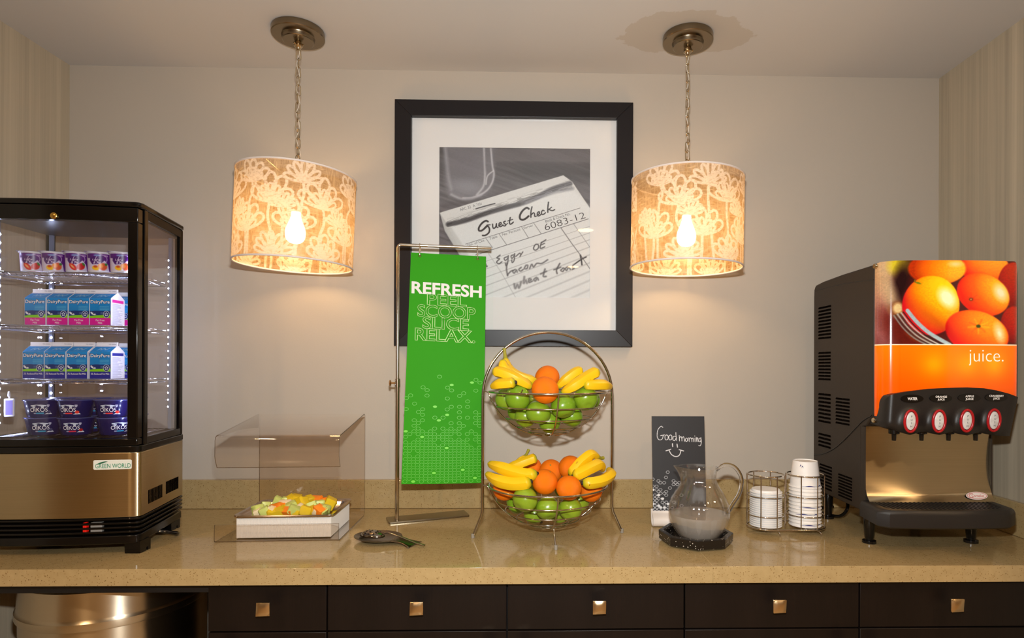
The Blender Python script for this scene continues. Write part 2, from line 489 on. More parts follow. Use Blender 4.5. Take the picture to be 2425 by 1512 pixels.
# ================================================================== WORKTOP
def quartz():
    m, nt, b = _nt('speckled_quartz'); N, L = nt.nodes, nt.links
    tc = N.new('ShaderNodeTexCoord')
    b.inputs['Roughness'].default_value = 0.10; b.inputs['Specular IOR Level'].default_value = 0.55
    v1 = N.new('ShaderNodeTexVoronoi'); v1.inputs['Scale'].default_value = 130
    v2 = N.new('ShaderNodeTexVoronoi'); v2.inputs['Scale'].default_value = 240
    ns = N.new('ShaderNodeTexNoise'); ns.inputs['Scale'].default_value = 60; ns.inputs['Detail'].default_value = 4
    for n in (v1, v2, ns): L.new(tc.outputs['Object'], n.inputs['Vector'])
    base = N.new('ShaderNodeMix'); base.data_type = 'RGBA'
    base.inputs[6].default_value = lin((158, 135, 92)); base.inputs[7].default_value = lin((180, 157, 113)); L.new(ns.outputs['Fac'], base.inputs[0])
    def dots(v, thr, keep):
        r = N.new('ShaderNodeMath'); r.operation = 'LESS_THAN'; r.inputs[1].default_value = thr; L.new(v.outputs['Distance'], r.inputs[0])
        s = N.new('ShaderNodeSeparateColor'); L.new(v.outputs['Color'], s.inputs[0])
        k = N.new('ShaderNodeMath'); k.operation = 'LESS_THAN'; k.inputs[1].default_value = keep; L.new(s.outputs[0], k.inputs[0])
        p = N.new('ShaderNodeMath'); p.operation = 'MULTIPLY'; L.new(r.outputs[0], p.inputs[0]); L.new(k.outputs[0], p.inputs[1]); return p
    m1 = N.new('ShaderNodeMix'); m1.data_type = 'RGBA'; m1.inputs[7].default_value = lin((122, 97, 60))
    L.new(dots(v1, 0.19, 0.26).outputs[0], m1.inputs[0]); L.new(base.outputs[2], m1.inputs[6])
    m2 = N.new('ShaderNodeMix'); m2.data_type = 'RGBA'; m2.inputs[7].default_value = lin((142, 116, 74))
    L.new(dots(v2, 0.3, 0.35).outputs[0], m2.inputs[0]); L.new(m1.outputs[2], m2.inputs[6])
    L.new(m2.outputs[2], b.inputs['Base Color'])
    return m
QZ = quartz()
t = thing('worktop', 'long speckled beige quartz worktop with low upstand along the wall', 'countertop', (0, -0.3, ZT))
SEAM = 0.44
MB().box(XL + 0.002, SEAM, -0.645, -0.001, ZT - 0.042, ZT).build('slab', QZ, t, bevel=0.0008)
MB().box(SEAM, XR - 0.002, -0.645, -0.001, ZT - 0.042, ZT).build('slab', QZ, t, bevel=0.0008)
MB().box(XL + 0.002, XR - 0.002, -0.020, -0.001, ZT + 0.0005, ZT + 0.1015).build('upstand', QZ, t, bevel=0.002)
MB().box(XR - 0.021, XR - 0.002, -0.640, -0.021, ZT + 0.0005, ZT + 0.1015).build('upstand', QZ, t, bevel=0.002)
MB().box(XL + 0.002, XL + 0.021, -0.640, -0.021, ZT + 0.0005, ZT + 0.1015).build('upstand', QZ, t, bevel=0.002)

# ================================================================== BASE CABINETS
WOOD = M('espresso_wood', (19, 12, 9), 0.42, noise=(2.0, 0.35, (14, 14, 1.0)), bump=(8, 0.12, (20, 20, 0.6)), spec=.3)
WOOD_IN = M('espresso_carcass', (14, 10, 8), 0.6)
KNOB = M('brushed_brass_nickel', (214, 190, 150), 0.28, metal=1.0)
def knob(parent, x, z):
    mb = MB()
    mb.lathe([(0.008, 0.0), (0.006, 0.006), (0.007, 0.012)], 12, X=Matrix.Translation((x, -0.632, z)) @ Matrix.Rotation(R(90), 4, 'X'))
    n = 7
    def top(u, v):
        a, b_ = u * 2 - 1, v * 2 - 1
        return (x + a * 0.0165, -0.6475 - 0.004 * (1 - max(abs(a), abs(b_)) ** 3) - 0.0016 * a * b_, z + b_ * 0.0165)
    mb.grid(n, n, top)
    mb.box(x - 0.0165, x + 0.0165, -0.6475, -0.6425, z - 0.0165, z + 0.0165)
    return mb.build('knob', KNOB, parent, smooth=50, bevel=0.0012)
edges = [-0.838, -0.538, -0.081, 0.376, 0.833, 1.290]
cab_lab = ['narrow dark espresso base cabinet beside the steel waste bin', 'dark espresso base cabinet below the green banner stand',
           'dark espresso base cabinet below the fruit basket stand', 'dark espresso base cabinet below the glass pitcher and cup caddy',
           'dark espresso base cabinet below the juice dispenser']
for i in range(5):
    x0, x1 = edges[i], edges[i + 1]; xm = (x0 + x1) / 2
    t = thing('base_cabinet', cab_lab[i], 'cabinet', (xm, -0.32, 0.0), group='espresso base cabinets under the worktop')
    g = 0.0018
    MB().box(x0 + 0.0005, x1 - 0.0005, -0.589, -0.03, 0.10, ZT - 0.0425).box(x0 + 0.0005, x1 - 0.0005, -0.54, -0.06, 0.001, 0.10).build('carcass', WOOD_IN, t, smooth=None)
    d = MB().box(x0 + g, x1 - g, -0.610, -0.5895, 0.7435, 0.866).build('drawer', WOOD, t, bevel=0.0012)
    knob(d, xm + 0.005, 0.813)
    d = MB().box(x0 + g, x1 - g, -0.610, -0.5895, 0.11, 0.7395).build('door', WOOD, t, bevel=0.0012)
    kx = x1 - 0.045 if i in (1, 3) else x0 + 0.045
    knob(d, kx, 0.712)
o = MB().box(1.2905, XR - 0.002, -0.606, -0.04, 0.001, ZT - 0.0425).build('filler_panel', WOOD, smooth=None)
put(o, 'dark espresso filler panel between last cabinet and right wall', 'panel')
o = MB().box(XL + 0.002, -0.8395, -0.60, -0.58, ZT - 0.075, ZT - 0.0425).build('support_rail', WOOD_IN, smooth=None)
put(o, 'dark support rail under the worktop above the waste bin', 'rail')

# ================================================================== WASTE BIN
STEEL = M('brushed_steel', (206, 194, 172), 0.30, metal=1.0, bump=(6, 0.03, (0.6, 0.6, 160)), aniso=-0.9)
STEEL_H = M('brushed_steel_across', (190, 174, 142), 0.30, metal=1.0, bump=(6, 0.05, (0.6, 0.6, 160)), noise=(4, 0.08, (1, 1, 90)), aniso=-0.9)
CHROME = M('chrome', (225, 222, 216), 0.07, metal=1.0)
BX, BY, BR = -1.235, -0.352, 0.228
t = thing('waste_bin', 'large round brushed steel waste bin standing under the worktop', 'waste bin', (BX, BY, 0))
MB().lathe([(BR - 0.012, 0.002), (BR - 0.004, 0.01), (BR - 0.003, 0.735), (0.19, 0.735), (0.19, 0.72), (BR - 0.012, 0.72), (BR - 0.014, 0.012), (0, 0.012)], 72).build('body', STEEL, t, world=False)
MB().lathe([(BR + 0.003, 0.728), (BR + 0.005, 0.732), (BR + 0.005, 0.748), (BR + 0.001, 0.753), (BR, 0.758), (BR - 0.002, 0.826), (BR - 0.008, 0.831), (BR - 0.014, 0.826),
            (BR - 0.016, 0.76), (BR - 0.010, 0.728)], 72).build('lid_ring', STEEL, t, world=False)
MB().lathe([(BR - 0.017, 0.7605), (0.10, 0.74), (0.10, 0.737), (BR - 0.017, 0.757)], 48).build('inner_funnel', M('black_plastic', (16, 15, 15), 0.32), t, world=False)

# ================================================================== PENDANT LAMPS
NICKEL = M('brushed_nickel', (140, 126, 104), 0.25, metal=1.0, bump=(5, 0.05, (0.5, 0.5, 40)))
NICKEL_C = M('polished_nickel', (205, 190, 160), 0.12, metal=1.0)
TRIM = M('shade_trim', (226, 214, 206), 0.7)

def shade_mat():
    m, nt, b = _nt('patterned_shade_fabric'); N, L = nt.nodes, nt.links
    out = N['Material Output']; N.remove(b)
    at = N.new('ShaderNodeAttribute'); at.attribute_name = 'Col'
    sep = N.new('ShaderNodeSeparateColor'); L.new(at.outputs['Color'], sep.inputs[0])
    tc = N.new('ShaderNodeTexCoord')
    # loose fibres
    def fib(scale, dist):
        n = N.new('ShaderNodeTexNoise'); n.inputs['Scale'].default_value = 24; n.inputs['Detail'].default_value = 5; n.inputs['Distortion'].default_value = dist
        mp = N.new('ShaderNodeMapping'); mp.inputs['Scale'].default_value = scale
        L.new(tc.outputs['Object'], mp.inputs[0]); L.new(mp.outputs[0], n.inputs['Vector']); return n
    f1 = fib((1.0, 1.0, 9.0), 1.2); f2 = fib((7.0, 7.0, 1.2), 1.0)
    mxf = N.new('ShaderNodeMath'); mxf.operation = 'MAXIMUM'; L.new(f1.outputs['Fac'], mxf.inputs[0]); L.new(f2.outputs['Fac'], mxf.inputs[1])
    rp = N.new('ShaderNodeValToRGB'); rp.color_ramp.elements[0].position = 0.42; rp.color_ramp.elements[1].position = 0.72
    L.new(mxf.outputs[0], rp.inputs[0])
    ground = N.new('ShaderNodeMix'); ground.data_type = 'RGBA'
    ground.inputs[6].default_value = lin((172, 132, 82)); ground.inputs[7].default_value = lin((218, 186, 140)); L.new(rp.outputs[0], ground.inputs[0])
    cm = N.new('ShaderNodeMix'); cm.data_type = 'RGBA'; L.new(sep.outputs[0], cm.inputs[0]); L.new(ground.outputs[2], cm.inputs[6])
    cm.inputs[7].default_value = lin((230, 212, 190))
    df = N.new('ShaderNodeBsdfDiffuse'); tl = N.new('ShaderNodeBsdfTranslucent'); tr = N.new('ShaderNodeBsdfTransparent')
    L.new(cm.outputs[2], df.inputs[0]); L.new(cm.outputs[2], tl.inputs[0])
    m1 = N.new('ShaderNodeMixShader'); m1.inputs[0].default_value = 0.34; L.new(df.outputs[0], m1.inputs[1]); L.new(tl.outputs[0], m1.inputs[2])
    # sheer ground, denser where the pattern is printed
    ta = N.new('ShaderNodeMath'); ta.operation = 'MULTIPLY_ADD'; ta.inputs[1].default_value = -0.17; ta.inputs[2].default_value = 0.30
    L.new(sep.outputs[0], ta.inputs[0])
    tb = N.new('ShaderNodeMath'); tb.operation = 'MULTIPLY_ADD'; tb.inputs[1].default_value = -0.12
    L.new(rp.outputs[0], tb.inputs[0]); L.new(ta.outputs[0], tb.inputs[2])
    m2 = N.new('ShaderNodeMixShader'); L.new(tb.outputs[0], m2.inputs[0]); L.new(m1.outputs[0], m2.inputs[1]); L.new(tr.outputs[0], m2.inputs[2])
    gl = N.new('ShaderNodeBsdfGlossy'); gl.inputs['Roughness'].default_value = 0.3
    m3 = N.new('ShaderNodeMixShader'); m3.inputs[0].default_value = 0.03; L.new(m2.outputs[0], m3.inputs[1]); L.new(gl.outputs[0], m3.inputs[2])
    L.new(m3.outputs[0], out.inputs['Surface'])
    return m
SHADE = shade_mat()
SR, SH = 0.175, 0.278              # shade radius and height
_cv = Canvas(0, 2 * PI * SR, 0, SH, 660, 170, (0, 0, 0))
def petal(cx, cy, a, ln, wd, w):
    ca, sa = math.cos(a), math.sin(a); pts = []
    for k in range(17):
        th = 2 * PI * k / 16
        x = ln * (0.5 - 0.5 * math.cos(th)); y = wd * math.sin(th) * (0.35 + 0.65 * (0.5 - 0.5 * math.cos(th)))
        pts.append((cx + x * ca - y * sa, cy + x * sa + y * ca))
    _cv.line(pts, w, (255, 255, 255))
def flower(cx, cy, s, kind, rg):
    n = 5 if kind else 7
    for k in range(n):
        a = -PI / 2 + (k - (n - 1) / 2) * (0.52 if kind else 0.42) + rg.uniform(-.06, .06)
        ln = s * (1.0 - 0.18 * abs(k - (n - 1) / 2) / n * 2) * rg.uniform(.9, 1.08)
        petal(cx, cy, a, ln, s * (0.24 if kind else 0.16), 0.0082)
        if kind: petal(cx, cy, a, ln * 0.62, s * 0.12, 0.0070)
    _cv.curve([(cx, cy - 0.004), (cx + rg.uniform(-.008, .008), cy + s * 0.5), (cx + rg.uniform(-.012, .012), cy + s * 1.1), (cx + rg.uniform(-.02, .02), SH + 0.02)], 0.0085, (255, 255, 255))
rg = random.Random(5)
W_ = 2 * PI * SR
for i in range(7):
    x = W_ * (i + 0.5) / 7 + rg.uniform(-.012, .012)
    flower(x, 0.198 + rg.uniform(-.015, .02), 0.082, True, rg)
    flower(x + W_ / 14, 0.118 + rg.uniform(-.02, .015), 0.088, True, rg)
    flower(x + 0.02, 0.062 + rg.uniform(-.01, .01), 0.066, i % 2 == 0, rg)
    flower(x + W_ / 14 + 0.01, 0.274, 0.070, i % 2 == 1, rg)
    flower(x - 0.035, 0.150 + rg.uniform(-.02, .02), 0.046, False, rg)
_hash = vnoise(_cv.X, _cv.Y, 0.0045, 0.0022, 3)
_cv.a *= np.clip(0.72 + 0.6 * _hash, 0, 1)[..., None]

def link_mesh():
    L_, Wd = 0.030, 0.0068
    pts = [(Wd * math.cos(a), 0, (L_ / 2 - Wd) * (1 if math.sin(a) > 0 else -1) + Wd * math.sin(a)) for a in [2 * PI * (k + 0.5) / 16 for k in range(16)]]
    return MB().tube(pts, 0.0014, 6, closed=True)

def pendant(x, y, tilt, spin, label, links_seed):
    t = thing('pendant_lamp', label, 'lamp', (x, y, ZC), group='drum pendant lamps over the worktop')
    can = MB().lathe([(0, -0.0005), (0.078, -0.0005), (0.079, -0.004), (0.079, -0.019), (0.077, -0.0215), (0.050, -0.0222), (0.049, -0.024), (0.047, -0.034), (0.045, -0.0355), (0, -0.036)], 56).build('canopy', NICKEL, t, world=False)
    b = MB().lathe([(0.010, -0.036), (0.013, -0.042), (0.013, -0.050), (0.008, -0.056), (0.006, -0.064), (0, -0.066)], 20)
    for k in range(3):
        a = 2 * PI * k / 3
        b.lathe([(0.0, 0.0), (0.0032, 0.0), (0.0032, 0.004), (0, 0.005)], 8, X=Matrix.Translation((0.0125 * math.cos(a), 0.0125 * math.sin(a), -0.046)) @ Matrix.Rotation(a, 4, 'Z') @ Matrix.Rotation(R(90), 4, 'Y'))
    b.build('stem', NICKEL_C, can, world=False)
    ztop = ZC - 2.012
    top, n = -0.066, 14
    pitch = (ztop - 0.018 + top + 0.014) / n
    lr = random.Random(links_seed)
    proto = None
    for k in range(n + 1):
        z = top - 0.010 - pitch * k
        if proto is None:
            proto = link_mesh().build('chain_link', NICKEL_C, t, world=False); ob = proto
        else:
            ob = proto.copy(); COL.objects.link(ob); ob.parent = t
        ob.location = (lr.uniform(-.0012, .0012), lr.uniform(-.001, .001), z)
        ob.rotation_euler = (0, lr.uniform(-.05, .05), R(90) * (k % 2) + R(35) + lr.uniform(-.25, .25))
        ob.scale = (1, 1, pitch / 0.0245)
    pts = []
    for k in range(60):
        f = k / 59; z = top + 0.004 + f * (-(ztop) - top - 0.03)
        w = 0.004 + (0.008 if f > .72 else 0) * math.sin((f - .72) * 20) ** 2
        pts.append((w * math.cos(f * 34), w * math.sin(f * 34), z))
    MB().tube(pts, 0.0011, 5).build('clear_cord', M('clear_cord', (225, 216, 200), 0.15, spec=0.7), t, world=False)
    X = Matrix.Translation((0, 0, -ztop)) @ Matrix.Rotation(tilt, 4, 'Y')
    def cyl(u, v):
        th = u * 2 * PI + spin; z = -v * SH
        return tuple(np.array(c) for c in (SR * np.cos(th) * math.cos(tilt) + z * math.sin(tilt), SR * np.sin(th), -ztop - SR * np.cos(th) * math.sin(tilt) + z * math.cos(tilt)))
    sh = _cv.mesh('shade', SHADE, t, cyl, world=False)
    for z in (0, -SH):
        ring = []
        for k in range(72):
            th = 2 * PI * k / 72; ring.append(X @ Vector((SR * math.cos(th), SR * math.sin(th), z)))
        MB().tube(ring, 0.0030, 6, closed=True).build('shade_trim', TRIM, sh, world=False)
    sp = MB()
    for k in range(3):
        a = 2 * PI * k / 3 + 0.4
        sp.tube([X @ Vector((0.012 * math.cos(a), 0.012 * math.sin(a), -0.028)), X @ Vector((SR * math.cos(a), SR * math.sin(a), -0.003))], 0.0016, 6)
    sp.tube([X @ Vector((0.013 * math.cos(a), 0.013 * math.sin(a), -0.028)) for a in [2 * PI * k / 20 for k in range(20)]], 0.002, 6, closed=True)
    lp = [(0.012 * math.cos(a), 0, 0.004 + 0.012 * math.sin(a)) for a in [2 * PI * k / 16 for k in range(16)]]
    sp.tube([X @ Vector(p) for p in lp], 0.0018, 6, closed=True)
    sp.tube([X @ Vector((0, 0, -0.006)), X @ Vector((0, 0, -0.03))], 0.004, 8)
    sp.build('spider', NICKEL_C, t, world=False)
    MB().lathe([(0.0, -0.03), (0.014, -0.03), (0.0165, -0.045), (0.0165, -0.105), (0.0145, -0.112), (0, -0.112)], 20, X=X).build('socket', M('lamp_socket', (196, 178, 148), 0.35, metal=0.6), t, world=False)
    bp = [(0.0, -0.108), (0.013, -0.112), (0.0145, -0.125), (0.020, -0.142), (0.0285, -0.165), (0.0300, -0.180), (0.0265, -0.197), (0.015, -0.208), (0, -0.2105)]
    MB().lathe([(max(p.x, 0), p.z) for p in smoothpath([(a, 0, b) for a, b in bp], 3)], 28, X=X).build('bulb', M('bulb_glow', (255, 205, 140), 0.5, emit=BULB_L, emit_col=(255, 210, 148)), t, world=False, smooth=85)
    return t
pendant(-0.762, -0.245, R(2.2), R(10), 'left drum pendant lamp with flower patterned shade, beside the glass door fridge', 2)
pendant(0.468, -0.250, R(0.8), R(197), 'right drum pendant lamp with flower patterned shade, overlapping the picture frame edge', 9)

# ================================================================== FRAMED PICTURE
PX0, PX1, PZ0, PZ1 = -0.512, 0.329, 1.489, 2.356
t = thing('framed_picture', 'square black framed photograph of a guest check on the back wall', 'picture', ((PX0 + PX1) / 2, 0, PZ0))
FR = M('black_frame', (24, 21, 24), 0.40, spec=.35)
fwid = 0.058; yb, yf = -0.0035, -0.030
def member(a, b, c, d):
    # outer a-b, inner d-c (x,z); outer edge a little lower than the inner edge
    mb = MB(); vs = []
    for (p, dy) in ((a, 0), (b, 0), (c, -0.004), (d, -0.004)):
        vs.append((p[0], yf + dy, p[1]))
    for p in (a, b, c, d): vs.append((p[0], yb, p[1]))
    mb.add(vs, [(0, 1, 2, 3), (7, 6, 5, 4), (0, 4, 5, 1), (1, 5, 6, 2), (2, 6, 7, 3), (3, 7, 4, 0)])
    mb.build('frame_side', FR, t, smooth=None, bevel=0.0012)
ix0, ix1, iz0, iz1 = PX0 + fwid, PX1 - fwid, PZ0 + fwid, PZ1 - fwid
member((PX0, PZ1), (PX1, PZ1), (ix1, iz1), (ix0, iz1)); member((PX1, PZ1), (PX1, PZ0), (ix1, iz0), (ix1, iz1))
member((PX1, PZ0), (PX0, PZ0), (ix0, iz0), (ix1, iz0)); member((PX0, PZ0), (PX0, PZ1), (ix0, iz1), (ix0, iz0))
qx0, qx1, qz0, qz1 = -0.358, 0.178, 1.664, 2.196
mat_ = MB()
o_ = [(ix0 - .004, iz0 - .004), (ix1 + .004, iz0 - .004), (ix1 + .004, iz1 + .004), (ix0 - .004, iz1 + .004)]; i_ = [(qx0, qz0), (qx1, qz0), (qx1, qz1), (qx0, qz1)]
vs_ = [(p[0], -0.012, p[1]) for p in o_] + [(p[0], -0.012, p[1]) for p in i_] + [(p[0], -0.0095, p[1]) for p in i_] + [(p[0], -0.0095, p[1]) for p in o_]
fs_ = []
for k in range(4):
    k2 = (k + 1) % 4
    fs_ += [(k, k2, 4 + k2, 4 + k), (4 + k, 4 + k2, 8 + k2, 8 + k), (8 + k, 8 + k2, 12 + k2, 12 + k), (12 + k, 12 + k2, k2, k)]
mat_.add(vs_, fs_).build('mat_board', M('mat_board', (250, 249, 247), 0.85), t, smooth=None)
MB().box(ix0 - .004, ix1 + .004, -0.0075, yb, iz0 - .004, iz1 + .004).build('backing_board', M('backing', (150, 140, 125), 0.9), t, smooth=None)

# the photograph, painted in the units of a close-up (75..1502, 30..1460)
g = Canvas(75, 1502, 30, 1460, 360, 360, (98, 95, 100))
X_, Y_ = g.X, g.Y
wood = vnoise(X_ * 0.94 + Y_ * 0.34, Y_ * 0.94 - X_ * 0.34, 420, 26, 1) * 0.6 + vnoise(X_ * 0.94 + Y_ * 0.34, Y_ * 0.94 - X_ * 0.34, 200, 9, 2) * 0.4
g.a = g.a * (0.72 + 0.5 * wood)[..., None] * (0.80 + 0.35 * np.clip((Y_ - 30) / 700, 0, 1))[..., None]
g.rect(600, 1502, 30, 165, (122, 116, 120), .55, 30); g.rect(640, 1480, 165, 200, (86, 82, 86), .5, 30)
g.a *= (1 - 0.25 * np.clip((X_ - 600) / 300, 0, 1) * np.clip(1 - np.abs(Y_ - 270) / 120, 0, 1))[..., None]
# tumbler standing behind the pad
g.poly([(110, 0), (600, 0), (595, 300), (560, 430), (470, 505), (300, 535), (170, 500), (125, 380)], (142, 141, 150), 40, .55)
g.curve([(130, 30), (150, 200), (165, 330), (190, 430)], 26, (176, 176, 184), soft=30, a=.7)
g.curve([(495, 40), (500, 180), (505, 300), (490, 400), (430, 480)], 18, (206, 206, 212), soft=16, a=.85)
g.curve([(560, 40), (575, 200), (590, 280), (570, 370), (510, 450), (400, 505), (300, 515)], 16, (214, 214, 220), soft=14, a=.85)
g.curve([(585, 250), (530, 300), (515, 380)], 12, (220, 220, 225), soft=10, a=.8)
g.curve([(190, 480), (280, 520), (380, 520), (470, 480)], 20, (190, 190, 198), soft=22, a=.8)
g.el(330, 200, 150, 120, (112, 108, 118), soft=90, a=.45); g.el(330, 400, 130, 60, (165, 168, 178), soft=70, a=.4)
g.curve([(120, 590), (300, 560), (560, 520), (640, 470)], 40, (66, 62, 66), soft=60, a=.6)
# the pad
PAD = [(82, 655), (1245, 285), (1330, 345), (1420, 480), (1502, 600), (1502, 1460), (480, 1460), (330, 1150), (150, 850)]
g.poly([(p[0] + 6, p[1] + 26) for p in PAD], (58, 56, 60), 60, .6)
g.poly(PAD, (232, 234, 233), 6)
g.poly([(150, 750), (290, 710), (1320, 400), (1500, 600), (1502, 1460), (520, 1460), (300, 1010)], (240, 243, 243), 30)
g.poly([(82, 655), (140, 745), (250, 960), (330, 1150), (300, 1110), (130, 830)], (200, 202, 202), 8)
g.poly([(130, 740), (160, 745), (330, 1010), (420, 1190), (340, 1150), (160, 860)], (212, 214, 213), 20, .8)
g.curve([(160, 765), (330, 725), (520, 655), (700, 600), (860, 555), (1010, 490), (1150, 415), (1310, 365)], 46, (112, 112, 118), soft=16)
g.curve([(160, 765), (330, 725), (520, 655), (700, 600), (830, 565)], 30, (74, 74, 78), soft=20, a=.85)
g.curve([(900, 545), (1060, 480), (1180, 440), (1330, 410)], 34, (150, 152, 160), soft=24, a=.8)
st = vnoise(X_ * 0.95 - Y_ * 0.31, Y_ * 0.95 + X_ * 0.31, 70, 5, 7)
band = np.clip(1 - np.abs((Y_ - 765) + (X_ - 160) * 0.345) / 60, 0, 1) * (X_ < 1330) * (X_ > 150)
g.a *= (1 - 0.35 * band * (st > .55))[..., None]
g.curve([(405, 620), (500, 590), (600, 562)], 11, (58, 58, 62), soft=4); g.el(410, 618, 8, 8, (225, 225, 225), soft=4)
INK = (62, 60, 66)
g.line([(325, 952), (1405, 597)], 4, INK, 3, .9); g.line([(420, 1055), (1485, 700)], 5, INK, 4, .85)
for a_, b_ in (((515, 893), (580, 985)), ((640, 852), (712, 955)), ((853, 783), (918, 888)), ((967, 745), (1040, 850))):
    g.line([a_, b_], 4, INK, 4, .85)
g.line([(1225, 790), (1330, 940), (1420, 1060), (1502, 1180)], 6, INK, 6, .85); g.line([(1345, 750), (1502, 975)], 4, (110, 108, 112), 5, .8)
for k in range(9):
    y0 = 1145 + k * 66 + k * k * 2; y1 = y0 - 375 - k * 6
    sf = 4 + 3 * k
    g.line([(430 + k * 18, y0), (1502, y1 + 0)], 3 + k * .4, (140, 140, 142), sf, .75 - .035 * k)
g.line([(540, 1040), (650, 1200), (760, 1390), (800, 1460)], 4, (150, 150, 152), 10, .6)
# heading in brush script, drawn stroke by stroke
def S(pts, w=9, soft=3, col=(40, 38, 42), a=1.0, dx=0, dy=0, sc_=1.0):
    g.curve([(p[0] * sc_ + dx, p[1] * sc_ + dy) for p in pts], w, col, soft=soft, a=a)
S([(535, 735), (515, 728), (480, 750), (452, 790), (450, 820), (475, 822), (510, 795), (528, 775)], 17)
S([(528, 770), (548, 800), (545, 838), (515, 865), (485, 868)], 15); S([(505, 790), (535, 768), (556, 766)], 9)
S([(578, 760), (582, 790), (592, 800), (608, 785), (615, 755)], 12); S([(615, 755), (618, 785), (630, 790)], 11)
S([(636, 775), (660, 758), (655, 742), (640, 755), (643, 780), (660, 780), (676, 765)], 11)
S([(700, 730), (684, 738), (690, 752), (704, 762), (694, 776), (680, 772)], 11); S([(704, 765), (722, 750)], 7)
S([(745, 695), (738, 740), (745, 758), (760, 752), (774, 738)], 12); S([(722, 728), (768, 712)], 8)
S([(920, 610), (900, 600), (865, 625), (838, 668), (838, 705), (865, 715), (895, 700), (918, 680)], 18)
S([(950, 590), (940, 640), (940, 690)], 12); S([(942, 668), (962, 648), (974, 655), (976, 680), (990, 680)], 11)
S([(1000, 668), (1022, 652), (1016, 636), (1000, 652), (1005, 676), (1024, 672), (1036, 660)], 11)
S([(1066, 628), (1052, 622), (1040, 642), (1046, 662), (1064, 658), (1078, 645)], 11)
S([(1106, 545), (1100, 600), (1100, 640)], 13); S([(1102, 618), (1136, 592)], 9); S([(1108, 612), (1140, 625), (1165, 615)], 11)
# handwritten order, softer towards the lower edge
H_ = dict(soft=9, col=(58, 56, 60))
S([(975, 962), (966, 990), (985, 1004), (1010, 985), (1012, 955), (990, 948), (972, 965)], 9, **H_)
S([(1040, 930), (1030, 985), (1072, 972)], 9, **H_); S([(1040, 932), (1082, 905)], 9, **H_); S([(1036, 955), (1070, 938)], 8, **H_)
S([(650, 1055), (620, 1080), (645, 1090), (618, 1120), (640, 1136), (668, 1118)], 9, **H_)
S([(720, 1068), (690, 1082), (700, 1105), (722, 1085), (728, 1060), (722, 1130), (708, 1155), (700, 1130)], 8, **H_)
S([(780, 1050), (755, 1060), (762, 1085), (782, 1062), (788, 1040), (784, 1100), (766, 1125), (760, 1100)], 8, **H_)
S([(800, 1065), (835, 1035), (845, 1050), (838, 1065), (865, 1022)], 8, **H_); S([(515, 1140), (525, 1165), (530, 1160)], 9, **H_)
H_ = dict(soft=14, col=(70, 68, 72))
S([(715, 1130), (712, 1190), (722, 1250)], 10, **H_); S([(722, 1240), (750, 1210), (772, 1200)], 9, **H_)
S([(795, 1190), (770, 1205), (785, 1225), (805, 1195), (812, 1215)], 9, **H_); S([(850, 1170), (828, 1190), (845, 1205), (868, 1190)], 9, **H_)
S([(895, 1150), (880, 1180), (905, 1180), (912, 1150), (895, 1150)], 9, **H_)
S([(930, 1180), (950, 1140), (965, 1165), (980, 1150), (1000, 1130), (1045, 1130), (1100, 1095)], 9, **H_)
H_ = dict(soft=22, col=(92, 90, 94))
S([(785, 1330), (795, 1370), (815, 1335), (830, 1365), (850, 1310)], 12, **H_); S([(880, 1260), (875, 1320), (895, 1295), (905, 1320)], 11, **H_)
H_ = dict(soft=17, col=(76, 74, 78))
S([(920, 1305), (945, 1285), (925, 1280), (925, 1312), (955, 1300)], 10, **H_); S([(995, 1265), (970, 1285), (985, 1298), (1002, 1270), (1012, 1288)], 10, **H_)
S([(1075, 1185), (1060, 1250), (1085, 1255)], 11, **H_); S([(1035, 1230), (1090, 1205)], 9, **H_)
H_ = dict(soft=13, col=(66, 64, 68))
S([(1215, 1130), (1185, 1190), (1190, 1225)], 11, **H_); S([(1160, 1190), (1225, 1165)], 9, **H_); S([(1245, 1175), (1225, 1195), (1245, 1205), (1258, 1180), (1245, 1172)], 9, **H_)
S([(1290, 1160), (1268, 1178), (1280, 1195), (1300, 1165), (1315, 1185)], 9, **H_); S([(1345, 1140), (1335, 1165), (1350, 1175), (1335, 1185)], 9, **H_)
S([(1410, 1050), (1420, 1100), (1425, 1140)], 13, soft=8, col=(40, 38, 42)); S([(1355, 1135), (1410, 1095), (1465, 1065)], 11, soft=8, col=(44, 42, 46))
grain = np.random.RandomState(4).normal(0, 3.0, g.X.shape); g.a += grain[..., None]
PRINT = M('photo_print', attr=True, rough=0.55)
ph = g.mesh('photograph', PRINT, t, lambda u, v: (qx0 - .001 + (qx1 - qx0 + .002) * u, np.full_like(u, -0.0085), qz1 + .001 - (qz1 - qz0 + .002) * v))
def zx(x): return qx0 + (qx1 - qx0) * (x - 75) / 1427
def zz(y): return qz1 - (qz1 - qz0) * (y - 30) / 1430
PS = (qx1 - qx0) / 1427
lb = MB()
for body, cx, cy, w, h, rot in (('ARC 32  A 7/01', 370, 595, 215, 26, 17), ('Book & Check No.', 1195, 690, 245, 26, 18), ('6083-12', 1262, 725, 400, 62, 18),
                               ('No. Persons', 755, 832, 178, 24, 18), ('Table', 585, 888, 78, 24, 18), ('Server', 917, 780, 92, 22, 18), ('No. of Cks.', 425, 938, 170, 22, 18)):
    v, f = text_geo(body, w * PS, h * PS, bold=-0.013 if body[0] == '6' else -0.006)
    a = R(rot); ca, sa = math.cos(a), math.sin(a)
    lb.add([(zx(cx) + p[0] * ca - p[1] * sa, -0.0089, zz(cy) + p[0] * sa + p[1] * ca) for p in v], f)
lb.build('check_lettering', M('check_ink', (58, 56, 60), 0.6), ph, smooth=None)
MB().box(ix0 - .003, ix1 + .003, -0.0165, -0.0145, iz0 - .003, iz1 + .003).build('glazing', sheer('picture_glass', (252, 252, 252), 0.01, 0.045), t, smooth=None)

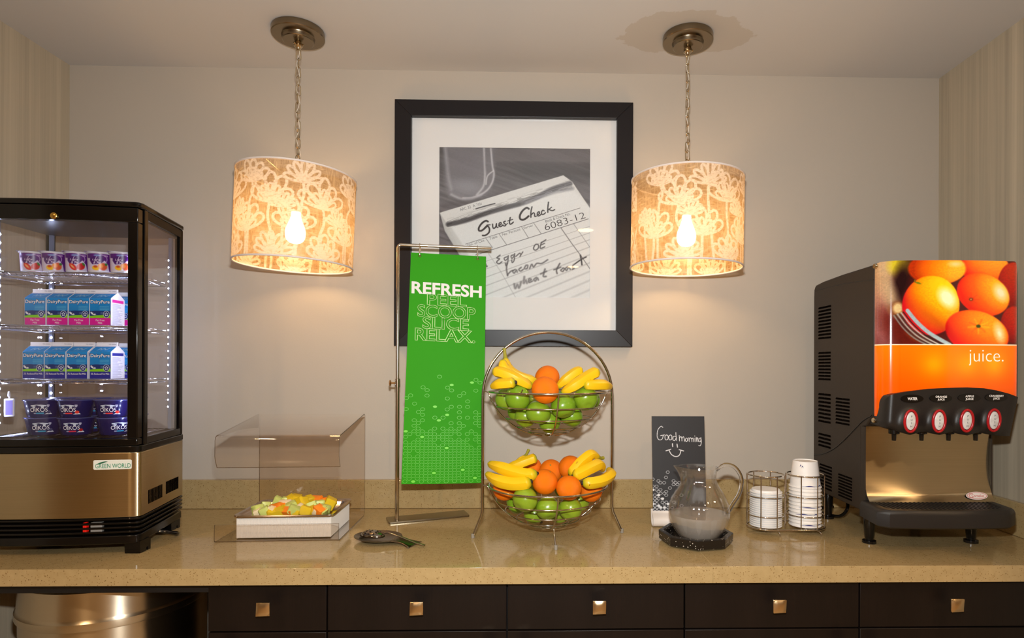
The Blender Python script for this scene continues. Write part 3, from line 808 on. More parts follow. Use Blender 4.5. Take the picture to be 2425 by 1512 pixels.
# ================================================================== BANNER STAND
STC = M('banner_chrome', (214, 205, 190), 0.13, metal=1.0)
bx, by = -0.457, -0.205
t = thing('banner_stand', 'tall slim chrome banner stand with flat base plate on the worktop', 'display stand', (bx, by, ZT))
a22 = R(21)
Xb = Matrix.Translation((bx, by, ZT)) @ Matrix.Rotation(a22, 4, 'Z')
MB().prism(rounded(-0.028, 0.235, -0.016, 0.060, 0.006, 3), 0.0005, 0.006, X=Xb).build('base_plate', M('brushed_plate', (150, 140, 120), 0.3, metal=1.0), t, bevel=0.0008)
Xp = Matrix.Translation((bx, by, ZT))
MB().lathe([(0.0062, 0.006), (0.0062, 0.46), (0, 0.46)], 16, X=Xp).build('lower_pole', STC, t)
aa = R(9)
armd = Vector((math.cos(aa), math.sin(aa), 0))
p0 = Vector((bx, by, ZT)); zt_ = 0.895
pts = [p0 + Vector((0, 0, 0.44)), p0 + Vector((0, 0, zt_ - 0.012))]
pts += [p0 + armd * (0.010 - 0.010 * math.cos(k * PI / 12)) + Vector((0, 0, zt_ - 0.010 + 0.010 * math.sin(k * PI / 12))) for k in range(1, 7)]
pts += [p0 + armd * 0.300 + Vector((0, 0, zt_))]
MB().tube(pts, 0.0050, 12).build('upper_pole', STC, t)
col_ = MB().lathe([(0.0062, 0.435), (0.0085, 0.436), (0.0085, 0.462), (0.0062, 0.463)], 16, X=Xp).build('collar', STC, t)
kb = MB().tube([(bx - 0.008, by, ZT + 0.449), (bx - 0.020, by, ZT + 0.449)], 0.003, 8)
kb.ell((bx - 0.024, by, ZT + 0.449), (0.004, 0.006, 0.010), 10, 8)
kb.build('wing_screw', M('brass_screw', (200, 160, 110), 0.25, metal=1.0), col_)

# banner
P_ = lambda s, z, dy=0.0: p0 + armd * s + Vector((0, dy, z))
s0t, s1t, s0b, s1b = 0.042, 0.283, 0.026, 0.281
ztp, zbt = 0.870, 0.134
BANN = M('green_banner', (45, 148, 0), 0.62, noise=(2.5, 0.10), spec=0.18)
t = thing('hanging_banner', 'long green banner reading REFRESH PEEL SCOOP SLICE RELAX hanging from chrome stand', 'banner', P_(0.16, ztp))
def ban(u, v, lift=0.0):
    s = (s0t + (s0b - s0t) * v) + ((s1t - s0t) + ((s1b - s0b) - (s1t - s0t)) * v) * u
    dy = -0.006 - 0.050 * v - 0.006 * math.sin(u * 3.0) * v + 0.002 * math.sin(v * 5)
    return P_(s, ztp + (zbt - ztp) * v - 0.004 * u, dy - lift)
mb = MB()
nb, mbn = 9, 25
for lift in (0.0, 0.0014):
    mb.v.extend([tuple(ban(i / (nb - 1), j / (mbn - 1), lift)) for j in range(mbn) for i in range(nb)])
n1 = nb * mbn
for j in range(mbn - 1):
    for i in range(nb - 1):
        q = (j * nb + i, j * nb + i + 1, (j + 1) * nb + i + 1, (j + 1) * nb + i)
        mb.f += [q[::-1], tuple(k + n1 for k in q)]
for i in range(nb - 1):
    mb.f += [(i, i + 1, n1 + i + 1, n1 + i), ((mbn - 1) * nb + i, n1 + (mbn - 1) * nb + i, n1 + (mbn - 1) * nb + i + 1, (mbn - 1) * nb + i + 1)]
for j in range(mbn - 1):
    mb.f += [(j * nb, n1 + j * nb, n1 + (j + 1) * nb, (j + 1) * nb), (j * nb + nb - 1, (j + 1) * nb + nb - 1, n1 + (j + 1) * nb + nb - 1, n1 + j * nb + nb - 1)]
mb.mi = [0] * len(mb.f)
sheet = mb.build('sheet', BANN, t, smooth=50)
# lettering, in the units of the photograph (x 962..1149 along u, y 600..1140 along v)
def bmap(v, f, cx, cy, mbx, rot=0.0):
    vs = []
    for p in v:
        x, y = cx + p[0], cy - p[1] + (p[0]) * rot
        vv = (y - 601) / 538.0
        xl = 975 - 13 * vv; xr = 1149 - 2 * vv
        vs.append(tuple(ban((x - xl) / (xr - xl), vv, 0.0019)))
    mbx.add(vs, f)
w1 = MB(); v, f = text_geo('REFRESH', 162, 29, bold=0.028); bmap(v, f, 1058.5, 685.5, w1, 0.028); w1.build('heading', M('banner_white', (226, 222, 216), 0.5), sheet, smooth=None)
w2 = MB()
for body, w, h, cx, cy in (('PEEL', 92, 27, 1059, 711), ('SCOOP', 134, 30, 1058.5, 739), ('SLICE', 107, 29, 1057, 767), ('RELAX.', 139, 30, 1056, 795)):
    v, f = text_geo(body, w, h, bold=0.012, outline=0.014); v[:, 2] = 0; bmap(v, f, cx, cy, w2, 0.025)
w2.build('outlined_words', M('banner_line', (206, 240, 160), 0.5), sheet, smooth=None)
rg = random.Random(8); dots = MB(); rings = MB()
for row in range(46):
    for colm in range(10):
        vv = 0.47 + row * 0.0118; 
        if vv > 0.993: continue
        x = 970 + colm * 18.6 + (9.3 if row % 2 else 0)
        pr = min(1.0, max(0.0, (vv - 0.46) / 0.42)) ** 1.6
        if rg.random() > pr * 1.0: continue
        y = 601 + 538 * vv; xl = 975 - 13 * vv; xr = 1149 - 2 * vv
        if x < xl + 3 or x > xr - 7: continue
        filled = rg.random() < 0.10
        ring = [(x + 5.6 * math.cos(a), y + 4.3 * math.sin(a)) for a in [2 * PI * k / 10 for k in range(10)]]
        B_ = lambda q: tuple(ban((q[0] - xl) / (xr - xl), (q[1] - 601) / 538.0, 0.0018))
        if filled:
            dots.add([B_((x + (q[0] - x) * .85, y + (q[1] - y) * .65)) for q in ring], [tuple(range(10))])
        else:
            inner = [(x + (q[0] - x) * 0.80, y + (q[1] - y) * 0.76) for q in ring]
            rings.add([B_(q) for q in ring + inner], [(k, (k + 1) % 10, 10 + (k + 1) % 10, 10 + k) for k in range(10)])
put(rings.build('printed_rings', M('banner_ring', (80, 182, 28), 0.5), sheet, smooth=None), kind='stuff')
put(dots.build('printed_dots', M('banner_dot', (108, 208, 40), 0.5), sheet, smooth=None), kind='stuff')
for u in (0.115, 0.885):
    c = ban(u, 0.012); top = Vector((c.x, 0, ZT + zt_)); 
    yv = p0.y + armd.y * (s0t + (s1t - s0t) * u)
    pts = []
    for k in range(14):
        f = k / 13
        a = 2 * PI * f * 0.86 - 0.6
        pts.append((c.x + 0.0015 * math.cos(a), yv - 0.0085 * math.sin(a + 0.5) - 0.003, c.z - 0.004 + (ZT + zt_ + 0.007 - c.z + 0.004) * (0.5 - 0.5 * math.cos(a))))
    MB().tube(pts, 0.0013, 6).build('hook', STC, t)
    MB().tube([(c.x + 0.004 * math.cos(a), c.y - 0.0016, c.z + 0.004 * math.sin(a)) for a in [2 * PI * k / 14 for k in range(14)]], 0.0012, 6, closed=True).build('grommet', STC, t)

# ================================================================== FOOD GUARD, BOX, PAN, FRUIT
ACR = sheer('clear_acrylic', (251, 248, 245), 0.02, 0.05)
ACE = M('acrylic_edge', (96, 78, 58), 0.25, spec=0.6)
gx, gy = -0.752, -0.27
t = thing('food_guard', 'bent clear acrylic food guard with open front around the fruit pan', 'sneeze guard', (gx, gy, ZT), R(2.5))
prof = []   # (y, z) centre line, from front lip round the back to the front drop
prof += [(-0.153, 0.052), (-0.155, 0.014)] + [(-0.147 - 0.008 * math.cos(R(a)), 0.0105 - 0.008 * math.sin(R(a))) for a in (0, 30, 60, 90)]
prof += [(0.120, 0.0022)] + [(0.128 + 0.020 * math.sin(R(a)), 0.0222 - 0.020 * math.cos(R(a))) for a in (0, 20, 40, 60, 80, 90)]
prof += [(0.148, 0.326)] + [(0.136 + 0.012 * math.cos(R(a)), 0.330 + 0.012 * math.sin(R(a))) for a in (0, 30, 60, 95)]
prof += [(-0.135, 0.304)] + [(-0.138 - 0.014 * math.sin(R(a)), 0.290 + 0.014 * math.cos(R(a))) for a in (0, 30, 60, 88)]
prof += [(-0.153, 0.246), (-0.151, 0.236), (-0.140, 0.212)]
th_ = 0.0016; nrm = []
for i in range(len(prof)):
    a = prof[max(i - 1, 0)]; b = prof[min(i + 1, len(prof) - 1)]; dx, dz = b[0] - a[0], b[1] - a[1]; l = math.hypot(dx, dz); nrm.append((-dz / l, dx / l))
gw = 0.172; mb = MB(); n = len(prof)
for x in (-gw, gw):
    for s_ in (1, -1):
        mb.v += [(x, p[0] + q[0] * th_ * s_, p[1] + q[1] * th_ * s_) for p, q in zip(prof, nrm)]
for i in range(n - 1):
    mb.f += [(i, i + 1, 2 * n + i + 1, 2 * n + i), (n + i, 3 * n + i, 3 * n + i + 1, n + i + 1), (i, n + i, n + i + 1, i + 1), (2 * n + i, 2 * n + i + 1, 3 * n + i + 1, 3 * n + i)]
    mb.mi += [0, 0, 1, 1]
mb.f += [(0, 2 * n, 3 * n, n), (n - 1, 2 * n - 1, 4 * n - 1, 3 * n - 1)]; mb.mi += [1, 1]
mb.build('bent_sheet', [ACR, ACE], t, smooth=40, world=False)

WHT = M('white_ribbed_plastic', (226, 222, 216), 0.5)
bxx, byy = -0.745, -0.290
t = thing('white_box', 'white ribbed rectangular box inside the clear food guard', 'box', (bxx, byy, ZT + 0.0045), R(2.5))
w, d_ = 0.133, 0.098; poly = []
rib = 0.0011; nr = 66
def side(a, b, n):
    ax, ay = a; bx_, by_ = b; dx, dy = (bx_ - ax), (by_ - ay); l = math.hypot(dx, dy); ox, oy = dy / l * rib, -dx / l * rib
    out = []
    for k in range(n):
        f0, f1, f2, f3 = (k + .08) / n, (k + .22) / n, (k + .78) / n, (k + .92) / n
        out += [(ax + dx * f0, ay + dy * f0), (ax + dx * f1 + ox, ay + dy * f1 + oy), (ax + dx * f2 + ox, ay + dy * f2 + oy), (ax + dx * f3, ay + dy * f3)]
    return out
cs = [(-w, -d_), (w, -d_), (w, d_), (-w, d_)]
for k, nn in zip(range(4), (66, 48, 66, 48)): poly += side(cs[k], cs[(k + 1) % 4], nn)
MB().prism(poly, 0.0, 0.062, cap=False).prism(rounded(-w + .002, w - .002, -d_ + .002, d_ - .002, .003, 2), 0.0, 0.062, cap=False).box(-w + .002, w - .002, -d_ + .002, d_ - .002, 0.0, 0.003).build('body', WHT, t, smooth=None, world=False)

t = thing('steel_pan', 'shallow polished steel food pan resting on the white box', 'food pan', (bxx, byy, ZT + 0.067), R(2.5))
def ring_at(hx, hy, r, z): return [(p[0], p[1], z) for p in rounded(-hx, hx, -hy, hy, r, 5)]
rows = [ring_at(0.1405, 0.1065, 0.016, -0.003), ring_at(0.1425, 0.1085, 0.017, 0.001), ring_at(0.141, 0.107, 0.016, 0.0042), ring_at(0.136, 0.102, 0.014, 0.0036), ring_at(0.126, 0.092, 0.014, 0.0014),
        ring_at(0.124, 0.090, 0.014, -0.002), ring_at(0.112, 0.078, 0.014, -0.040), ring_at(0.104, 0.070, 0.014, -0.046)]
mb = MB(); n = len(rows[0])
for r_ in rows: mb.v += r_
for i in range(len(rows) - 1):
    for k in range(n): mb.f.append((i * n + k, i * n + (k + 1) % n, (i + 1) * n + (k + 1) % n, (i + 1) * n + k))
mb.f.append(tuple((len(rows) - 1) * n + k for k in range(n))); mb.mi = [0] * len(mb.f)
mb.build('tray', M('polished_steel', (208, 196, 186), 0.14, metal=1.0), t, smooth=50, world=False)
pan_xy = (bxx, byy)
CH = {'honeydew': (M('honeydew_flesh', (196, 206, 112), 0.35, noise=(60, .22), spec=.5), 'pale green honeydew chunk heaped in the steel pan', 'honeydew chunks'),
      'cantaloupe': (M('cantaloupe_flesh', (240, 132, 30), 0.35, noise=(60, .15), spec=.5), 'orange cantaloupe melon chunk heaped in the steel pan', 'cantaloupe chunks'),
      'pineapple': (M('pineapple_flesh', (238, 196, 16), 0.35, noise=(90, .25), spec=.5, bump=(160, .5)), 'bright yellow pineapple chunk heaped in the steel pan', 'pineapple chunks'),
      'pale_melon': (M('pale_melon_flesh', (232, 212, 170), 0.35, noise=(60, .10), spec=.5), 'creamy white melon chunk heaped in the steel pan', 'pale melon chunks')}
def chunk(kind, x, y, z, s, rot, low=False):
    mat, label, group = CH[kind]
    fx_ = (x - bxx + .11) / .22; col_n = ['far left', 'left', 'middle', 'right', 'far right'][min(4, max(0, int(fx_ * 5)))]
    fy_ = (y - byy + .08) / .16; row_n = ['front', 'centre', 'back'][min(2, max(0, int(fy_ * 3)))]
    label = label.replace('heaped in the steel pan', 'low in heap, %s %s of pan' % (col_n, row_n) if low else 'on top, %s %s of pan' % (col_n, row_n))
    rr = random.Random(hash((round(x, 3), round(y, 3))) & 0xffff)
    bm = bmesh.new(); bmesh.ops.create_cube(bm, size=1.0)
    bmesh.ops.bevel(bm, geom=list(bm.edges), offset=0.16, segments=2, affect='EDGES', profile=0.6)
    for v in bm.verts: v.co += Vector((rr.uniform(-.05, .05), rr.uniform(-.05, .05), rr.uniform(-.05, .05))); v.co.x += v.co.z * rr.uniform(-.15, .15)
    me = bpy.data.meshes.new(kind + '_chunk'); bm.to_mesh(me); bm.free()
    me.polygons.foreach_set('use_smooth', [True] * len(me.polygons)); me.set_sharp_from_angle(angle=R(35))
    me.materials.append(mat)
    o = bpy.data.objects.new(kind + '_chunk', me); COL.objects.link(o)
    o.location = (x, y, z); o.scale = s; o.rotation_euler = rot
    put(o, label, 'fruit piece', group)
# visible pieces first: (kind, px in close-up 2425 wide, py, length, width, height, spin)
zp = ZT + 0.067
seen = [('honeydew', 440, 420, .026, .020, .024, 60), ('honeydew', 600, 340, .022, .022, .022, 30), ('honeydew', 560, 460, .022, .020, .022, 15), ('pale_melon', 720, 430, .020, .018, .020, 70),
        ('cantaloupe', 830, 370, .044, .018, .020, -32), ('cantaloupe', 1000, 490, .026, .020, .018, -15), ('pale_melon', 1000, 300, .032, .018, .018, 5), ('honeydew', 1120, 340, .028, .018, .020, 20),
        ('honeydew', 870, 250, .026, .022, .022, 12), ('honeydew', 1010, 240, .022, .02, .02, 25), ('pineapple', 1130, 220, .024, .024, .024, 40), ('pineapple', 1240, 210, .024, .022, .026, 10), ('pineapple', 1330, 290, .032, .026, .030, -25),
        ('pineapple', 1490, 235, .022, .022, .026, 50), ('honeydew', 1190, 430, .032, .020, .020, 20), ('pale_melon', 1320, 375, .020, .02, .016, 5), ('pineapple', 1410, 450, .030, .022, .024, 4), ('pineapple', 1140, 500, .022, .018, .016, 0),
        ('pineapple', 790, 500, .036, .020, .018, 4), ('honeydew', 1550, 330, .026, .018, .018, 25), ('cantaloupe', 1640, 230, .034, .020, .022, -15), ('cantaloupe', 1780, 250, .022, .02, .02, -30), ('honeydew', 1720, 290, .022, .02, .018, 20),
        ('honeydew', 1790, 390, .032, .020, .020, -28), ('pineapple', 1920, 290, .028, .026, .030, 15), ('cantaloupe', 1690, 450, .032, .022, .024, -28), ('pale_melon', 1590, 510, .020, .02, .016, 0), ('pale_melon', 330, 520, .018, .018, .016, 20),
        ('honeydew', 1860, 480, .02, .02, .018, -20), ('pineapple', 640, 520, .024, .02, .016, 8), ('pineapple', 1560, 420, .018, .018, .018, 30)]
def unproj_z(px, py, z):
    u = (px - PPX) * math.cos(ROLL) + (py - PPY) * math.sin(ROLL); v = -(px - PPX) * math.sin(ROLL) + (py - PPY) * math.cos(ROLL)
    r = _fw + _rt * (u / FPX) - _up * (v / FPX)
    return CAM + r * ((z - CAM.z) / r.z)
def unproj_y(px, py, y):
    u = (px - PPX) * math.cos(ROLL) + (py - PPY) * math.sin(ROLL); v = -(px - PPX) * math.sin(ROLL) + (py - PPY) * math.cos(ROLL)
    r = _fw + _rt * (u / FPX) - _up * (v / FPX)
    return CAM + r * ((y - CAM.y) / r.y)
rg = random.Random(3); spots = []
for kind, a, b, sx, sy, sz, sp in seen:
    px, py = 560 + a * 280 / 2425, 1160 + b * 140 / 1212
    rise = max(0.0, (520 - b)) / 340.0
    z = zp + 0.006 + 0.019 * rise * (1 - abs(a - 1200) / 1500)
    p = unproj_z(px, py, z)
    x = min(max(p.x, bxx - 0.108), bxx + 0.108); y = min(max(p.y, byy - 0.076), byy + 0.080)
    chunk(kind, x, y, z, (sx * 1.15, sy * 1.2, sz * 1.2), (rg.uniform(-.5, .5), rg.uniform(-.55, .55), R(sp))); spots.append((x, y))
kinds = ['honeydew', 'pineapple', 'pale_melon', 'cantaloupe', 'honeydew']
for k in range(12):     # the layer below
    x = bxx + rg.uniform(-.092, .092); y = byy + rg.uniform(-.062, .062)
    chunk(kinds[k % 5], x, y, zp - 0.016 + rg.uniform(-.006, .004), (.026, .022, .022), (rg.uniform(-.3, .3), rg.uniform(-.3, .3), rg.uniform(0, 6)), True)

_by = {}
for o in COL.objects:
    if o.get('category') == 'fruit piece': _by.setdefault(o['label'], []).append(o)
for lab, os_ in _by.items():
    if len(os_) > 1:
        os_.sort(key=lambda q: q.location.x)
        for k, o in enumerate(os_): o['label'] = lab + (', left of two' if k == 0 else ', right of two') if len(os_) == 2 else lab + ', ' + ['left', 'middle', 'right', 'last'][min(k, 3)] + ' one there'

# ================================================================== SPOON REST AND SPOON
GUN = M('dark_steel', (120, 108, 92), 0.22, metal=1.0)
cx, cy = -0.462, -0.412
t = thing('spoon_rest', 'oval dark steel spoon rest on the worktop beside the food guard', 'spoon rest', (cx, cy, ZT), R(-22))
mb = MB(); nu, nv = 40, 9; hy, hx = 0.058, 0.072
for shell in (0, 1):
    for j in range(nv):
        f = j / (nv - 1)
        for i in range(nu):
            a = 2 * PI * i / nu
            ex = hx
            wy = hy if abs(math.sin(a)) > .3 else hy
            z = 0.0012 + 0.013 * f ** 2.4 + 0.0 * math.cos(a)
            if math.cos(a) > 0.75: z -= 0.006 * ((math.cos(a) - .75) / .25) * f ** 3
            mb.v.append((ex * f * math.cos(a), wy * f * math.sin(a), z + 0.0011 * shell))
base = nu * nv
for j in range(nv - 1):
    for i in range(nu):
        i2 = (i + 1) % nu; q = (j * nu + i, j * nu + i2, (j + 1) * nu + i2, (j + 1) * nu + i)
        mb.f += [q[::-1], tuple(k + base for k in q)]
for i in range(nu):
    i2 = (i + 1) % nu; j = (nv - 1) * nu; mb.f.append((j + i, j + i2, base + j + i2, base + j + i))
mb.mi = [0] * len(mb.f)
mb.build('dish', GUN, t, smooth=60, world=False)
# bent handle lip
mb = MB()
def lip(u, v):
    x = 0.058 + 0.066 * u; wy = 0.030 - 0.010 * math.sin(u * PI) + 0.004 * u
    z = 0.0128 - 0.0105 * u ** 1.6 + 0.0015 * (1 - (2 * v - 1) ** 2)
    return (x, (v * 2 - 1) * wy, z)
mb.grid(12, 9, lip); o = mb.build('handle_lip', GUN, t, smooth=60, world=False)
sd = o.modifiers.new('solid', 'SOLIDIFY'); sd.thickness = 0.0011; sd.offset = -1

SPN = M('spoon_steel', (150, 142, 130), 0.12, metal=1.0)
t = thing('serving_spoon', 'slotted steel serving spoon lying face down on the spoon rest', 'spoon', (cx - 0.018, cy + 0.004, ZT + 0.012), R(-24))
mb = MB(); nu, nv = 28, 8
bowl = lambda a, f: (0.040 * f * math.cos(a), 0.026 * f * math.sin(a), 0.020 * math.sqrt(max(0, 1 - f * f * .96)) - 0.002)
for j in range(nv):
    for i in range(nu): mb.v.append(bowl(2 * PI * i / nu, j / (nv - 1)))
for j in range(nv - 1):
    for i in range(nu): mb.f.append((j * nu + i, (j + 1) * nu + i, (j + 1) * nu + (i + 1) % nu, j * nu + (i + 1) % nu))
mb.mi = [0] * len(mb.f); o = mb.build('bowl', SPN, t, smooth=70, world=False)
sd = o.modifiers.new('solid', 'SOLIDIFY'); sd.thickness = 0.0012
mb = MB()
for (a, f) in ((0.3, .42), (1.4, .4), (2.6, .45), (3.7, .42), (4.8, .4), (5.8, .5), (0, 0), (1.0, .72), (2.1, .72), (4.3, .72), (5.3, .72)):
    p = bowl(a, f); n_ = Vector((p[0] * .5, p[1], p[2] + .012)).normalized(); X = Matrix.Translation(p) @ n_.to_track_quat('Z', 'Y').to_matrix().to_4x4()
    mb.lathe([(0, 0.0010), (0.0026, 0.0010), (0.0026, 0.0004)], 10, X=X)
mb.build('perforations', M('spoon_hole', (30, 22, 14), 0.6), t, smooth=None, world=False)
mb = MB(); pts = smoothpath([(0.036, 0, 0.010), (0.055, 0, 0.017), (0.085, 0, 0.013), (0.12, 0, 0.006), (0.155, -0.001, -0.001), (0.180, -0.001, -0.004)], 4)
mb.tube(pts, [0.0036 if i < 6 else 0.0030 + 0.0016 * min(1, i / 16) for i in range(len(pts))], 8, flat=0.45)
mb.build('handle', SPN, t, smooth=60, world=False)

# ================================================================== FRUIT BASKET STAND
WIRE = M('basket_wire', (190, 183, 170), 0.13, metal=1.0)
fx, fy = 0.027, -0.36
t = thing('fruit_stand', 'two tier chrome wire fruit stand with arched handle in front of the picture', 'fruit basket', (fx, fy, ZT))
th7 = R(6.5); hd = Vector((math.cos(th7), math.sin(th7), 0)); HB = 0.1945
cz = 1.343
O_ = Vector((fx, fy, 0))
pts = [O_ - hd * 0.222 + Vector((0, 0, ZT + 0.003)), O_ - hd * (HB + .003) + Vector((0, 0, 0.980)), O_ - hd * HB + Vector((0, 0, 0.995)), O_ - hd * HB + Vector((0, 0, 1.15)), O_ - hd * HB + Vector((0, 0, cz - .02))]
for k in range(0, 33):
    a = PI - PI * k / 32
    pts.append(O_ + hd * HB * math.cos(a) + Vector((0, 0, cz - 0.012 + 0.189 * math.sin(a))))
pts += [O_ + hd * HB + Vector((0, 0, 1.15)), O_ + hd * HB + Vector((0, 0, 0.995)), O_ + hd * (HB + .003) + Vector((0, 0, 0.980)), O_ + hd * 0.226 + Vector((0, 0, ZT + 0.003))]
MB().tube(pts, 0.0042, 10).build('arched_frame', WIRE, t, smooth=60)
for s in (-1, 1):
    e = O_ + hd * (0.222 if s < 0 else 0.226) * s
    MB().lathe([(0, 0.0004), (0.0052, 0.0004), (0.0054, 0.012), (0.0046, 0.013), (0, 0.013)], 10, X=Matrix.Translation((e.x, e.y, ZT))).build('foot_cap', M('clear_foot', (140, 134, 124), 0.2, spec=.6), t)
def bowl_pt(rs, czc, ang, pol): return Vector((fx + rs * math.sin(pol) * math.cos(ang), fy + rs * math.sin(pol) * math.sin(ang), czc - rs * math.cos(pol)))
def basket(rimz, botz, leg):
    dpt = rimz - botz; rs = (0.176 ** 2 + dpt ** 2) / (2 * dpt); czc = botz + rs; pm = math.acos((czc - rimz) / rs)
    b = MB().tube([bowl_pt(rs, czc, 2 * PI * k / 64, pm) for k in range(64)], 0.0028, 8, closed=True).build('basket_rim', WIRE, t, smooth=60)
    for f in (0.80, 0.61, 0.43, 0.27):
        MB().tube([bowl_pt(rs, czc, 2 * PI * k / 48, pm * f) for k in range(48)], 0.0019, 7, closed=True).build('ring_wire', WIRE, b, smooth=60)
    for a0 in (-82, 8, 98, 188):
        P2 = [bowl_pt(rs + 0.003, czc, R(a0), pm * (1.0 - 0.92 * k / 14)) for k in range(15)]
        if a0 in (8, 188):
            o2 = O_ + hd * HB * (1 if a0 == 8 else -1) + Vector((0, 0, rimz + .002)); P2 = [o2, o2 * .45 + P2[0] * .55 + Vector((0, 0, .001))] + P2
        if leg and a0 in (-82, 98):
            P2 = P2[:9]; d_ = Vector((math.cos(R(a0)), math.sin(R(a0)), 0)); e = P2[-1]
            P2 += [e + d_ * 0.004 + Vector((0, 0, -.014)), O_ + d_ * 0.142 + Vector((0, 0, ZT + 0.003))]
        MB().tube(P2, 0.0024, 7).build('rib_wire', WIRE, b, smooth=60)
        if leg and a0 in (-82, 98):
            q = O_ + Vector((math.cos(R(a0)), math.sin(R(a0)), 0)) * 0.142
            MB().lathe([(0, 0.0004), (0.0046, 0.0004), (0.0048, 0.012), (0.004, 0.013), (0, 0.013)], 10, X=Matrix.Translation((q.x, q.y, ZT))).build('foot_cap', MATS['clear_foot'], b)
    MB().ell((fx, fy, botz), (0.012, 0.012, 0.0045), 14, 8).build('boss', WIRE, b)
    return b
basket(1.343, 1.214, False); basket(1.066, 0.942, True)

def apple_mat():
    m, nt, b = _nt('green_apple_skin'); N, L = nt.nodes, nt.links
    tc = N.new('ShaderNodeTexCoord'); oi = N.new('ShaderNodeObjectInfo')
    n = N.new('ShaderNodeTexNoise'); n.inputs['Scale'].default_value = 18; n.inputs['Detail'].default_value = 4
    L.new(tc.outputs['Object'], n.inputs['Vector'])
    mx = N.new('ShaderNodeMix'); mx.data_type = 'RGBA'; mx.inputs[6].default_value = lin((88, 132, 12)); mx.inputs[7].default_value = lin((128, 166, 32)); L.new(n.outputs['Fac'], mx.inputs[0])
    m2 = N.new('ShaderNodeMix'); m2.data_type = 'RGBA'; m2.inputs[7].default_value = lin((146, 164, 40))
    sc_ = N.new('ShaderNodeMath'); sc_.operation = 'MULTIPLY'; sc_.inputs[1].default_value = 0.6; L.new(oi.outputs['Random'], sc_.inputs[0]); L.new(sc_.outputs[0], m2.inputs[0]); L.new(mx.outputs[2], m2.inputs[6])
    v = N.new('ShaderNodeTexVoronoi'); v.inputs['Scale'].default_value = 260; L.new(tc.outputs['Object'], v.inputs['Vector'])
    lt = N.new('ShaderNodeMath'); lt.operation = 'LESS_THAN'; lt.inputs[1].default_value = 0.16; L.new(v.outputs['Distance'], lt.inputs[0])
    m3 = N.new('ShaderNodeMix'); m3.data_type = 'RGBA'; m3.inputs[7].default_value = lin((196, 206, 110)); L.new(lt.outputs[0], m3.inputs[0]); L.new(m2.outputs[2], m3.inputs[6])
    L.new(m3.outputs[2], b.inputs['Base Color']); b.inputs['Roughness'].default_value = 0.28; b.inputs['Coat Weight'].default_value = 0.25
    return m
AP = apple_mat(); OR = M('orange_peel', (246, 120, 0), 0.5, noise=(14, .12), bump=(420, .5), spec=.3)
STEMM = M('fruit_stem', (92, 66, 34), 0.7); NAV = M('orange_navel', (120, 120, 40), 0.7)
def proto_apple():
    t = thing('green_apple', 'x', 'apple'); prof = []
    for k in range(19):
        a = PI * k / 18; r = math.sin(a) * (1.0 + 0.05 * math.cos(a)); z = -math.cos(a) * 0.94
        if a > PI * 0.8: z -= 0.26 * ((a - PI * .8) / (PI * .2)) ** 1.5
        if a < PI * 0.15: z += 0.12 * (1 - a / (PI * .15)) ** 1.3
        prof.append((r if 0 < k < 18 else 0, z))
    MB().lathe(prof, 24, mod=lambda r, z, th: r * (1 + 0.018 * math.cos(5 * th) * (1 if z < -.3 else .3))).build('body', AP, t, world=False, smooth=80)
    MB().tube([(0, 0, 0.62), (0.03, 0.01, 0.85), (0.08, 0.03, 1.02)], [0.05, 0.04, 0.055], 6).build('stem', STEMM, t, world=False)
    return t
def proto_orange():
    t = thing('orange', 'x', 'orange')
    MB().ell((0, 0, 0), (1, 1, 0.96), 28, 18).build('body', OR, t, world=False, smooth=80)
    MB().lathe([(0, 0.965), (0.06, 0.964), (0.085, 0.945)], 8).build('navel', NAV, t, world=False)
    return t
AP0, OR0 = proto_apple(), proto_orange()
_used = {AP0.name: False, OR0.name: False}
def fruit(proto, p, r, label, group, seed):
    rr = random.Random(seed)
    if not _used[proto.name]: o = proto; _used[proto.name] = True; o['label'] = label; o['group'] = group
    else: o = dup(proto, label=label, group=group)
    o.location = p; o.scale = (r, r, r); o.rotation_euler = (rr.uniform(-1.2, 1.2), rr.uniform(-1.0, 1.0), rr.uniform(0, 6))
    return o
UP = [(0.0158, -0.4736, 1.3520, 0.0390), (0.0230, -0.3700, 1.3850, 0.0370), (-0.0603, -0.4540, 1.3303, 0.0360), (-0.0968, -0.3805, 1.3217, 0.0340), (-0.0031, -0.4481, 1.2882, 0.0360),
      (0.0672, -0.4511, 1.3066, 0.0360), (0.1318, -0.4299, 1.3271, 0.0360), (0.1507, -0.3423, 1.3190, 0.0330), (-0.0400, -0.3950, 1.2713, 0.0320), (0.0300, -0.3973, 1.2567, 0.0330),
      (0.0937, -0.3965, 1.2739, 0.0340), (-0.0648, -0.3387, 1.2840, 0.0320), (-0.0360, -0.2800, 1.2977, 0.0350), (0.0762, -0.2700, 1.3105, 0.0350), (0.0164, -0.3100, 1.2673, 0.0330)]
UPL = ['orange at the front of the upper basket, overlapping its rim', 'orange at the back of the upper basket, highest of the two there',
       'green apple left of the front orange in the upper basket', 'leftmost green apple in the upper basket, half behind another', 'green apple below the front orange in the upper basket',
       'green apple right of the front orange in the upper basket, beside the front wire', 'green apple under the right banana of the upper basket', 'rightmost green apple in the upper basket',
       'green apple low on the left front side of the upper basket', 'lowest green apple at the bottom of the upper basket', 'green apple low on the right front side of the upper basket',
       'green apple low at the left back of the upper basket', 'green apple at the left back of the upper basket', 'green apple at the right back of the upper basket', 'green apple at the middle back of the upper basket floor']
for k, (x, y, z, r) in enumerate(UP):
    fruit(OR0 if k < 2 else AP0, (x, y, z), r, UPL[k], 'oranges in the fruit stand' if k < 2 else 'green apples in the fruit stand', 40 + k)
